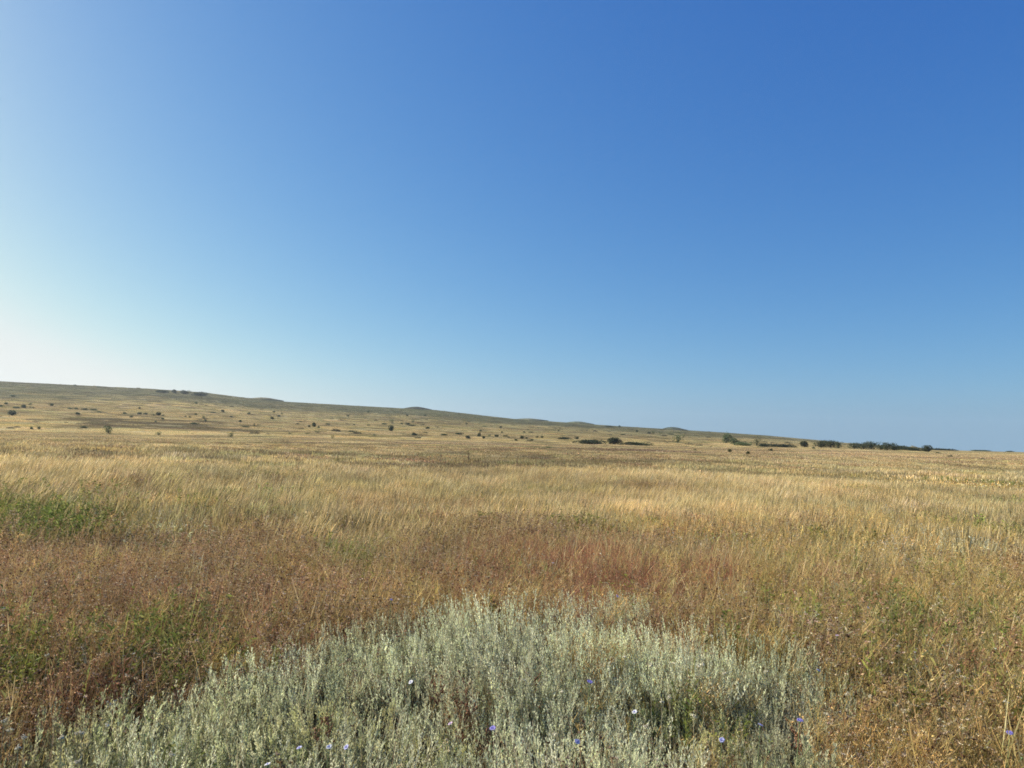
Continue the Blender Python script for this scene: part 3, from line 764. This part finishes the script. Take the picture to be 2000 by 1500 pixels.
FIELD = [
 (213,848,24,15,'s',1.3,"sparse bright green bush in front of the dark hollow at the slope's foot"),
 (309,851,14,7,'s',1.2,"thin reddish weed bush at the field's far edge, right of the green bush"),
 (451,855,13,11,'s',1.0,"spiky dark weed bush standing alone at the far edge of the field"),
 (62,839,6,4,'r',1.3,"small dull bush just above the pale straw line, left one of a close pair"),
 (76,839,6,4,'r',1.3,"small dull bush just above the pale straw line, right one of a close pair"),
 (164,837,9,4,'l',1.0,"low dark bush at the left end of the dark hollow"),
 (649,858,6,8,'s',1.2,"thin upright weed in the brown far field, left of centre"),
 (1071,878,15,5,'s',1.3,"low spreading brown weed on the far field left of the long thicket"),
 (1357,882,7,3,'r',1.1,"tiny dark tuft on the plain below the lone pale tree"),
 (1426,886,9,6,'r',.9,"dark round tuft on the open plain below the row of trees"),
 (1461,890,8,5,'r',1.1,"brownish tuft on the plain, just right of the dark round tuft"),
 (1505,882,8,4,'r',.9,"flat dark tuft on the plain under the low hedge"),
 (1832,887,8,3,'l',1.0,"small dark tuft just below the last round tree"),
 (1855,894,8,3,'l',1.0,"flat dark tuft on the plain, middle one of five on the right"),
 (1917,901,10,3,'l',1.1,"flat brownish tuft on the plain near the right edge"),
 (1994,916,5,5,'r',.9,"upright dark tuft touching the right edge of the picture"),
]
TREES = [
 (316,767,19,6,'l',.75,"leftmost low bush of the dark thicket on the left ridge"),
 (341,768,13,7,'r',.7,"second bush from the left in the dark thicket on the left ridge"),
 (362,770,17,8,'r',.7,"third and tallest bush of the dark thicket on the left ridge"),
 (390,774,21,9,'l',.65,"rightmost dark bush of the thicket on the left ridge"),
 (1157,868,62,12,'l',.6,"long low dark green thicket, left of the three at the plain's far edge"),
 (1200,869,31,16,'r',.6,"tallest rounded dark green bush between two long low thickets"),
 (1243,871,52,10,'l',.7,"low brownish green thicket on the right of the tall rounded bush"),
 (1324,865,24,20,'s',1.5,"lone pale olive tree standing on the slope foot, right of the thickets"),
 (1418,866,22,20,'t',1.3,"grey-green tree with uneven top, first of the tree row"),
 (1434,869,22,14,'t',1.2,"round olive bush leaning against the first tree of the row"),
 (1452,871,26,9,'l',1.7,"pale grey-green low bush between two taller trees"),
 (1478,871,15,17,'s',.9,"slim dark tree beside the pale low bush"),
 (1493,873,22,8,'l',.7,"dark low bush at the left end of the long low hedge"),
 (1523,874,50,8,'l',.6,"long low dark hedge on the far edge of the plain"),
 (1571,874,17,12,'r',.65,"small round dark tree standing free right of the hedge"),
 (1604,875,28,15,'t',.6,"dark green tree, left one of the dense pair"),
 (1622,875,26,15,'t',.6,"dark green tree, right one of the dense pair"),
 (1638,876,13,14,'t',.75,"slim olive tree beside the dense dark pair"),
 (1670,877,26,12,'t',.95,"grey-green bushy tree right of the pale sandy gap"),
 (1686,878,26,14,'t',.85,"second grey-green tree right of the pale sandy gap"),
 (1703,878,32,16,'t',1.0,"broad pale-topped tree, tallest in the long right row"),
 (1721,879,22,11,'t',.8,"low dark tree just right of the broad pale-topped one"),
 (1733,880,19,15,'t',.75,"pointed dark tree rising in the middle of the right row"),
 (1747,880,20,13,'t',.75,"dark tree right of the pointed one in the right row"),
 (1763,880,26,10,'l',.65,"low dark tree mass towards the right end of the row"),
 (1784,881,30,8,'l',.6,"lowest flat thicket before the last round tree"),
 (1809,883,21,12,'r',.55,"last round dark tree at the right end of the row"),
 (1838,880,42,5,'l',.7,"thin dark hedge line running on from the last round tree"),
 (1909,881,17,3,'l',1.2,"hazy distant bush line on the right horizon, left one"),
 (1926,882,11,3,'l',1.2,"hazy distant bush on the right horizon, middle one"),
 (1972,883,11,3,'l',1.2,"hazy distant bush on the right horizon, right one"),
 (1190,834,14,3,'l',1.0,"low bushes on the ridge between the twin mounds and the small mound"),
 (1209,835,6,5,'r',1.1,"single dot-like bush on the skyline left of the small dark mound"),
]
KN = {'r': CR_ROUND, 't': CR_TREE, 'l': CR_LONG, 's': CR_THIN}
HT = {'r': 1.15, 't': 1.35, 'l': .9, 's': 1.1}
cnt = 0
def put_bush(name, e, lift=0.0):
    px, py, w, h, k, br = e[:6]
    x, y, z, d = hit(px, py)
    if name == 'tree' or d > 2000: pass
    s = w / F * d / (1.38 if k == 'l' else 1.7)
    sz = h / F * d / HT[k] * (1.05 if name == 'tree' else 1.0)
    sz += lift
    b = br * random.uniform(.9, 1.1) * 1.35
    col = (b, b * random.uniform(.93, 1.03), b * random.uniform(.85, 1.1))
    if k == 's': col = (b * 1.2, b * 1.12, b)
    return place(name, random.choice(KN[k]), (x, y, z - .02 * s), random.uniform(0, 6.28), (s, s, sz), col), d
REG = [(-10, 220, "left of the ridge thicket"), (220, 460, "below the ridge thicket"), (460, 640, "below the pointed ridge knoll"),
       (640, 760, "between knoll and dark ridge mound"), (760, 890, "below the dark ridge mound"), (890, 1005, "right of the dark ridge mound"),
       (1005, 1140, "below the twin ridge mounds"), (1140, 2001, "near the small ridge mound")]
buckets = {}
for e in SHRUBS:
    base = horizon_px(e[0]); top = np.interp(e[0], RIDGE[:, 0], RIDGE[:, 1])
    f = (base - e[1]) / (base - top)
    row = "upper slope" if f > .5 else ("middle slope" if f > .24 else "lower slope")
    reg = [q[2] for q in REG if q[0] <= e[0] < q[1]][0]
    buckets.setdefault((row, reg), []).append(e)
for (row, reg), es in buckets.items():
    es.sort(key=lambda q: q[0])
    for i, e in enumerate(es):
        o, d = put_bush("shrub", e)
        look = {'r': "round", 'l': "low", 's': "sparse"}[e[4]]
        shade = "dark" if e[5] < 1.0 else ("brownish" if e[5] < 1.25 else "pale")
        pos = "the only one" if len(es) == 1 else "%s from left" % ordw(i)
        tag(o, "%s %s shrub on the %s, %s %s" % (shade, look, row, pos, reg), "shrub", "shrubs scattered over the dry slope")
for e in FIELD:
    o, d = put_bush("weed_bush" if e[4] == 's' else "shrub", e, .30); tag(o, e[6], "bush", "lone bushes on the plain")
for e in TREES:
    nm = "tree" if e[4] == 't' or "tree" in e[6].split(",")[0] else "thicket"
    o, d = put_bush(nm, e)
    tag(o, e[6], "tree" if nm == "tree" else "bushes", "trees and thickets at the far edge")

# ------------------------------------------------------------------ low scrub of the slope, too small and many to count
coll = bpy.data.collections.new("scrub_kinds")
for i in range(4):
    b = MB(); n = 150
    th = rng.random(n) * 6.28; rr = np.sqrt(rng.random(n))
    P = np.stack([rr * np.cos(th), rr * np.sin(th) * .8, .45 * rng.random(n) * (1 - .6 * rr)], 1)
    b.leaves(P, rng.normal(size=(n, 3)) + np.array((0, 0, .6)), .28 * rng.uniform(.6, 1.5, n), .16, mixc([(.16, .14, .07), (.12, .12, .055), (.22, .17, .09)], n, .2))
    coll.objects.link(b.obj("scrub_%d" % i, M_STUFF, link=False))
n = 2600
r = np.sqrt(rng.uniform(330 ** 2, 1500 ** 2, n)); a = rng.uniform(R_(-40), R_(34), n)
x, y = r * np.sin(a), r * np.cos(a)
k = (wav(x, y, 90, 2.2) + .6 * wav(x, y, 33, .3) + .5 * rng.normal(size=n) > .25) & (np.interp(a, R_AZ, R_EL) > .004)
x, y, r = x[k], y[k], r[k]; n = len(x)
me = bpy.data.meshes.new("slope_scrub")
me.vertices.add(n); me.vertices.foreach_set("co", np.stack([x, y, terrain(x, y) - .05], 1).astype(np.float32).ravel())
me.attributes.new("pick", 'INT', 'POINT').data.foreach_set("value", rng.integers(0, 4, n).astype(np.int32))
me.attributes.new("scl", 'FLOAT', 'POINT').data.foreach_set("value", (rng.lognormal(.1, .45, n)).clip(.4, 3.2).astype(np.float32))
me.attributes.new("rot", 'FLOAT_VECTOR', 'POINT').data.foreach_set("vector", np.stack([0 * x, 0 * x, rng.random(n) * 6.28], 1).astype(np.float32).ravel())
me.attributes.new("tint", 'FLOAT_VECTOR', 'POINT').data.foreach_set("vector", (rng.uniform(.8, 2.0, (n, 1)) * np.ones((1, 3))).astype(np.float32).ravel())
me.materials.append(M_STUFF)
o = bpy.data.objects.new("slope_scrub", me); COL.objects.link(o)
o.modifiers.new("scatter", 'NODES').node_group = scatter_group("slope_scrub", coll)
tag(o, "tiny faint scrub tussocks speckling the dry slope", "scrub", kind="stuff")

# ------------------------------------------------------------------ mounds on the ridge
def mound(px, py, w, h, col, label):
    d = RIDGE_D * 1.03
    a = float(az_of_px(px)); x, y = d * math.sin(a), d * math.cos(a)
    base = float(np.interp(px, RIDGE[:, 0], RIDGE[:, 1]))
    el = math.atan((horizon_px(px) - base) / math.hypot(F, px - 1000))
    z0 = EYE + math.tan(el) * d
    R = w / F * d / 2 * 1.15; H = h / F * d * .68
    b = MB()
    th = np.linspace(0, 2 * math.pi, 48, endpoint=False); rr = np.linspace(0, 1, 12)
    T_, Rr = np.meshgrid(th, rr, indexing='ij')
    prof = np.cos(Rr * math.pi / 2) ** 1.1
    nz = 1 + .08 * np.sin(T_ * 3 + px) * Rr + .05 * np.sin(T_ * 7)
    V = np.stack([R * Rr * np.cos(T_) * nz, R * .8 * Rr * np.sin(T_) * nz, H * prof * (1 + .10 * np.sin(T_ * 2 + px) * Rr + .07 * np.sin(T_ * 5 + 2 * px))], -1)
    V = np.concatenate([V, V[:, -1:, :] * np.array((1.02, 1.02, 1)) + np.array((0, 0, -12.0))], 1)
    n1, n2 = V.shape[:2]
    i_, j_ = np.meshgrid(np.arange(n1), np.arange(n2 - 1), indexing='ij'); k_ = (i_ + 1) % n1
    b.add(V.reshape(-1, 3), Q=np.stack([i_ * n2 + j_, i_ * n2 + j_ + 1, k_ * n2 + j_ + 1, k_ * n2 + j_], -1).reshape(-1, 4)[:, ::-1], C=col)
    o = b.obj("hill", ground.data.materials[0], smooth_=True)
    o.location = (x, y, z0 - .5); o.rotation_euler = (0, 0, -a)
    tag(o, label, "hill", kind="structure")
mound(515, 778, 60, 6, (.19, .17, .085), "pointed grassy knoll on the ridge right of the thicket")
mound(815, 797, 56, 7, (.085, .085, .05), "dark rounded mound on the middle of the ridge")
mound(1035, 820, 70, 5, (.14, .14, .08), "long low mound on the ridge, left of the twin")
mound(1130, 826, 56, 6, (.13, .14, .08), "rounded mound on the ridge, right of the twin")
mound(1315, 834, 46, 7, (.09, .10, .06), "small dark mound on the lower right ridge")

# ------------------------------------------------------------------ flowers
def tube_mesh(mb, pts_, r0, r1, col, n=5):
    P = np.asarray(pts_, float); K = len(P)
    T = np.gradient(P, axis=0); T /= np.linalg.norm(T, axis=1, keepdims=True)
    ref = np.array((.31, .87, .38)); A_ = np.cross(T, ref); A_ /= np.linalg.norm(A_, axis=1, keepdims=True); B_ = np.cross(T, A_)
    th = np.arange(n) / n * 2 * math.pi
    rr = np.linspace(r0, r1, K)[:, None, None]
    V = P[:, None, :] + rr * (A_[:, None, :] * np.cos(th)[None, :, None] + B_[:, None, :] * np.sin(th)[None, :, None])
    i_, j_ = np.meshgrid(np.arange(K - 1), np.arange(n), indexing='ij'); j2 = (j_ + 1) % n
    mb.add(V.reshape(-1, 3), Q=np.stack([i_ * n + j_, i_ * n + j2, (i_ + 1) * n + j2, (i_ + 1) * n + j_], -1).reshape(-1, 4), C=col)
def chicory(h):
    st = MB()
    p = [(0, 0, 0), (.01, .005, h * .35), (-.008, .01, h * .7), (0, 0, h)]
    tube_mesh(st, p, .0018, .0012, (.20, .26, .12))
    tube_mesh(st, [p[2], (.03, -.01, h * .84)], .0012, .0009, (.20, .26, .12))
    st.blobs(np.array([(.03, -.01, h * .84), (0, 0, h - .006)]), .005, (.18, .26, .12), 1.2)
    fl = MB()
    tilt = Matrix.Rotation(R_(random.uniform(0, 40)), 3, 'X') @ Matrix.Rotation(R_(random.uniform(-45, 45)), 3, 'Y')
    n = 15
    V, Q, C = [], [], []
    for k in range(n):
        a = k / n * 6.283 + random.uniform(-.1, .1); L = random.uniform(.009, .0115)
        for (rr, ww, zz) in ((.0015, .0008, 0), (L * .5, .0018, .003), (L * .9, .0022, .004), (L, .0014, .003)):
            for sg in (-1, 1):
                v = Vector((rr * math.cos(a) - sg * ww * math.sin(a), rr * math.sin(a) + sg * ww * math.cos(a), zz))
                v = tilt @ v
                V.append((v.x, v.y, v.z + h))
        o_ = k * 8
        for q in range(3): Q.append((o_ + q * 2, o_ + q * 2 + 1, o_ + q * 2 + 3, o_ + q * 2 + 2))
    fl.add(V, Q=Q, C=(1, 1, 1))
    ce = MB(); v = tilt @ Vector((0, 0, .004)); ce.blobs(np.array([(v.x, v.y, v.z + h)]), .0035, (.35, .35, .75), .8)
    return [("stem", st.mesh("stem", M_STALK)), ("petals", fl.mesh("petals", M_PETAL)), ("centre", ce.mesh("centre", M_PETAL))]
VIO, BLU, WHT, PNK = (.42, .36, .78), (.62, .62, .88), (.86, .86, .88), (.70, .54, .66)
FLOWERS = [
 (803, 1333, WHT, "pale blue-white chicory flower beside a dark gap in the middle of the patch"),
 (1152, 1333, VIO, "bright violet chicory flower below the orange weeds in the patch centre"),
 (585, 1462, BLU, "light blue chicory flower, leftmost of the three along the bottom"),
 (643, 1460, WHT, "whitish chicory flower seen edge-on, middle of the three along the bottom"),
 (677, 1460, BLU, "light blue chicory flower, rightmost of the three along the bottom"),
 (963, 1423, VIO, "deep violet chicory flower low in the patch, right of the brown dock plant"),
 (880, 1415, PNK, "faint lilac chicory flower under the brown dock plant"),
 (523, 1494, WHT, "white chicory flower cut by the bottom edge of the picture"),
 (1127, 1450, BLU, "pale blue chicory flower near the bottom, straight below the bright violet one"),
 (1410, 1447, BLU, "pale lilac chicory flower near the bottom, right half of the patch"),
 (1485, 1417, BLU, "small pale chicory flower left of the violet one at the patch's right border"),
 (1562, 1408, VIO, "violet blue chicory flower at the right border of the patch"),
 (1972, 1432, VIO, "violet blue chicory flower among ochre weeds in the bottom right corner"),
 (1695, 1187, WHT, "white chicory flower in the ochre weeds right of the patch"),
 (1635, 1242, PNK, "pink-lilac chicory flower in the ochre weeds, below the white one"),
 (1240, 1392, WHT, "white chicory flower over a dark gap, right of the patch centre"),
 (1598, 1310, WHT, "small white chicory flower just right of the patch's upper right bush"),
 (1080, 1100, WHT, "small white flower at the edge of the dark red weeds"),
 (764, 1172, PNK, "faint purple flower in the brown weeds above the patch"),
 (1205, 1165, PNK, "pink flower in the dark red weeds just above the patch"),
]
for (px, py, c, lab) in FLOWERS:
    h = random.uniform(.50, .58) if 300 < px < 1600 and py > 1230 else .54
    x, y, z, d = hit(px, py, h)
    r = empty("chicory_flower", (x, y, z), random.uniform(-.4, .4), 1.0)
    for pn, me in chicory(h):
        o = bpy.data.objects.new(pn, me); COL.objects.link(o); o.parent = r
        o.color = (1, 1, 1, 1) if pn != "petals" else (*c, 1)
    if c == VIO: r.scale = (1.2, 1.2, 1)
    tag(r, lab, "flower", "chicory flowers dotted over the weeds")
def yarrow(h, R=.02):
    st = MB(); tube_mesh(st, [(0, 0, 0), (.006, 0, h * .5), (0, 0, h - .02)], .0016, .0012, (.42, .38, .24))
    n = 22; a = rng.random(n) * 6.28; rr = R * np.sqrt(rng.random(n))
    P = np.stack([rr * np.cos(a), rr * np.sin(a), h + .003 * rng.normal(size=n) - rr * rr * 6], 1)
    st.ribbon(np.stack([np.broadcast_to((0, 0, h - .025), (n, 3)), P], 1), sides(n), .0009, np.array((.42, .40, .24)))
    hd = MB(); hd.blobs(P, .0036 * rng.uniform(.7, 1.2, n), mixc([(.84, .80, .62), (.76, .70, .50), (.90, .86, .72)], n), .6)
    return [("stem", st.mesh("stem", M_STALK)), ("flower_head", hd.mesh("flower_head", M_PETAL))]
YV = [yarrow(.5, .010), yarrow(.46, .012), yarrow(.52, .008)]
YAR = [(1755, 1262), (1858, 1300), (1872, 1310), (1882, 1322), (1722, 1288), (1700, 1360), (1765, 1386), (1655, 1356), (1880, 1422), (1614, 1395), (1965, 1370),
       (1220, 1282), (1272, 1299), (1318, 1296), (1364, 1300), (1372, 1298), (1415, 1315), (1496, 1312), (1308, 1362), (1293, 1370), (1262, 1419), (1355, 1398), (1098, 1350), (1084, 1434), (1022, 1328), (1135, 1187), (1163, 1188),
       (20, 1426), (35, 1460), (47, 1440), (8, 1408), (152, 1432), (160, 1432), (120, 1440), (210, 1415), (152, 1488), (335, 1474), (8, 1188), (92, 1280), (225, 1212), (1390, 1242), (1536, 1190), (1594, 1196), (655, 1158), (1404, 1120)]
def where_y(px, py):
    if px < 420: return "left"
    if px > 1600: return "right"
    return "middle"
yb = {}
for (px, py) in YAR:
    lvl = "low" if py > 1400 else ("middle" if py > 1290 else "high")
    yb.setdefault((where_y(px, py), lvl), []).append((px, py))
YL = {"left": "dark weeds at left", "right": "ochre weeds at right", "middle": "middle wormwood and weeds"}
for (wy, lvl), ps in yb.items():
    ps.sort()
    for i, (px, py) in enumerate(ps):
        k = random.randrange(3); h = (.5, .46, .52)[k]
        x, y, z, d = hit(px, py, h)
        r = place("white_flower", YV[k], (x, y, z), random.uniform(0, 6.28), 1.0, (1, 1, 1))
        tag(r, "cream flat flower head, %s from left, %s in the %s" % (ordw(i), lvl, YL[wy]), "flower", "cream flower heads on thin stems")

# ------------------------------------------------------------------ single dry plants
def dry_plant(h, nst, branch, cols, headc, hr, droop=.2, spread=.5, w=.0022):
    st, hd = MB(), MB()
    tips = []
    for i in range(nst):
        a = random.uniform(0, 6.28); s0 = random.uniform(.05, spread) * h
        K = 7; t = np.linspace(0, 1, K)
        hh = h * random.uniform(.75, 1.05)
        P = np.stack([math.cos(a) * s0 * t ** 1.5, math.sin(a) * s0 * t ** 1.5, hh * (t - droop * t ** 4)], 1) + rng.normal(size=(K, 3)) * .004
        P[0, 2] = 0
        c = np.array(random.choice(cols)) * random.uniform(.8, 1.2)
        tube_mesh(st, P, w, w * .5, c)
        for j in range(branch):
            u = random.uniform(.4, .98); k = u * (K - 1); k0 = min(int(k), K - 2); p = P[k0] * (1 - (k - k0)) + P[k0 + 1] * (k - k0)
            b_ = random.uniform(0, 6.28); L = h * random.uniform(.08, .22)
            e = p + np.array((math.cos(b_) * L * .6, math.sin(b_) * L * .6, L * random.uniform(.2, .9)))
            tube_mesh(st, [p, (p + e) / 2 + (0, 0, .006), e], w * .5, w * .3, c, 4)
            for q in range(5): tips.append(p + (e - p) * random.uniform(.3, 1))
    tips = np.array(tips)
    if hr: hd.blobs(tips, hr * rng.uniform(.6, 1.3, len(tips)), mixc(headc, len(tips), .2), .9)
    out = [("stems", st.mesh("stems", M_STALK))]
    if hr: out.append(("foliage_or_seeds", hd.mesh("foliage_or_seeds", M_STALK)))  # these blobs are seed heads strung along the branches, not leaves
    return out
BR = [(.28, .14, .08), (.34, .18, .10), (.22, .11, .07)]
PLANTS = [
 ("dock_plant", 900, 1300, .50, 9, 9, BR, BR, .006, "dead brown dock plant with drooping seed stems inside the patch", "dead plant"),
 ("dock_plant", 640, 1350, .46, 5, 7, BR, BR, .005, "thin rust brown dead plant standing in the left half of the patch", "dead plant"),
 ("dry_weed", 1175, 1215, .54, 12, 10, [(.60, .38, .14), (.54, .30, .11)], OCHREH, .0042, "orange straw weed rising through the patch above the violet flower", "dead plant"),
 ("dry_weed", 1400, 1290, .50, 14, 10, [(.66, .50, .22), (.58, .42, .16)], OCHREH, .0042, "pale yellow dried weed in the right half of the patch", "dead plant"),
 ("dry_weed", 1590, 1370, .50, 8, 8, BR, BR, .005, "dark brown twiggy dead weed at the patch's right border", "dead plant"),
 ("dry_weed", 1045, 1300, .42, 6, 6, BR, BR, .005, "small rust weed beside the dark gap in the patch centre", "dead plant"),
 ("dry_weed", 960, 1370, .44, 5, 6, BR, BR, .005, "dark maroon dead weed above the deep violet flower", "dead plant"),
]
for (nm, px, py, h, ns_, br, cols, hc, hr, lab, cat) in PLANTS:
    x, y, z, d = hit(px, py, h)
    r = place(nm, dry_plant(h, ns_, br, cols, hc, hr, .25, .55), (x, y, z), random.uniform(0, 6.28), 1.0, (1, 1, 1))
    tag(r, lab, cat)
def stalk(name, pxs, hs, w, col, lab, cat="stalk"):
    """a single stalk through pixel positions, at given heights above the ground, at one distance"""
    x0, y0, z0, d0 = hit(pxs[0][0], pxs[0][1], hs[0])
    P = []
    for (px, py) in pxs:
        d = fwd * F + RT * (px - 1000) + UP * (750 - py)
        k_ = y0 / d.y
        P.append((d.x * k_ - x0, random.uniform(-.02, .02), EYE + d.z * k_ - z0))
    mb = MB(); tube_mesh(mb, P, w, w * .5, col)
    r = empty(name, (x0, y0, z0))
    o = bpy.data.objects.new("stem", mb.mesh("stem", M_STALK)); COL.objects.link(o); o.parent = r; o.color = (1, 1, 1, 1)
    tp = np.array(P[-1]) + rng.normal(size=(10, 3)) * .012
    h2 = MB(); h2.blobs(tp, .005, np.array(col) * .9, 1.3)
    o = bpy.data.objects.new("seed_head", h2.mesh("seed_head", M_STALK)); COL.objects.link(o); o.parent = r; o.color = (1, 1, 1, 1)
    tag(r, lab, cat)
SC = (.70, .58, .34)
stalk("dry_stalk", [(1918, 1335), (1925, 1300), (1940, 1272), (1958, 1245)], [.15], .0028, SC, "pale straw stalk leaning right in the weeds near the right edge")
stalk("dry_stalk", [(1772, 1365), (1772, 1325), (1782, 1300), (1808, 1285)], [.12], .0020, (.62, .44, .28), "bent tan stalk curving right, centre of the right-hand weeds")
stalk("dry_stalk", [(1838, 1370), (1850, 1338), (1862, 1312)], [.15], .0020, SC, "slanting pale stalk under the white flower heads on the right")
stalk("dry_stalk", [(1815, 1290), (1812, 1270), (1820, 1252)], [.25], .0020, SC, "short upright tan stalk left of the dark hole in the weeds")
stalk("dry_stalk", [(66, 1480), (70, 1445), (80, 1405), (86, 1385)], [.1], .0022, (.50, .42, .30), "thin grey stalk standing in the dark bottom left corner")
stalk("dry_stalk", [(150, 1472), (165, 1458), (178, 1430), (200, 1390), (225, 1371)], [.15], .0024, (.62, .58, .44), "pale bent twig arching over the left end of the patch")
stalk("dry_stalk", [(850, 1465), (862, 1460), (872, 1457)], [.42], .0018, SC, "short pale straw lying across the wormwood near the bottom")
for (px, pt, pb, lab) in ((913, 880, 932, "tall dark mullein stalk, middle one of three in the far field"), (1008, 893, 934, "tall dark mullein stalk, right one of three in the far field"),
                          (858, 886, 928, "faint pale mullein stalk, left one of three in the far field")):
    x, y, z, d = hit(px, pb, 0)
    h = (pb - pt) / F * d
    mb = MB(); tube_mesh(mb, [(0, 0, 0), (.01, 0, h * .6), (.03, 0, h * .92)], .011, .007, (.20, .14, .08) if px > 900 else (.40, .31, .18))
    hd = MB(); tube_mesh(hd, [(.018, 0, h * .66), (.024, 0, h * .8), (.033, 0, h)], .022, .010, (.16, .11, .065) if px > 900 else (.36, .28, .17), 7)
    r = place("mullein_stalk", [("stem", mb.mesh("stem", M_STALK)), ("seed_spike", hd.mesh("seed_spike", M_STALK))], (x, y, z), 0, 1.0, (1, 1, 1))
    tag(r, lab, "stalk")

# ------------------------------------------------------------------ haze
hz = bpy.data.meshes.new("haze")
s_, zb, zt = 2700.0, -3.0, 112.0
vs = [(a, b, c) for c in (zb, zt) for (a, b) in ((-s_, -s_), (s_, -s_), (s_, s_), (-s_, s_))]
hz.from_pydata(vs, [], [(0, 3, 2, 1), (4, 5, 6, 7), (0, 1, 5, 4), (1, 2, 6, 5), (2, 3, 7, 6), (3, 0, 4, 7)])
hm = bpy.data.materials.new("haze"); hm.use_nodes = True
hm.node_tree.nodes.clear()
ho = hm.node_tree.nodes.new("ShaderNodeOutputMaterial"); hv = hm.node_tree.nodes.new("ShaderNodeVolumePrincipled")
hv.inputs["Density"].default_value = 0.00008
hv.inputs["Color"].default_value = (.78, .88, 1.0, 1)
hv.inputs["Anisotropy"].default_value = 0.4
hm.node_tree.links.new(hv.outputs[0], ho.inputs["Volume"])
hz.materials.append(hm)
ho_ = bpy.data.objects.new("haze", hz); COL.objects.link(ho_)
tag(ho_, "thin pale blue summer haze over the whole plain", "haze", kind="stuff")
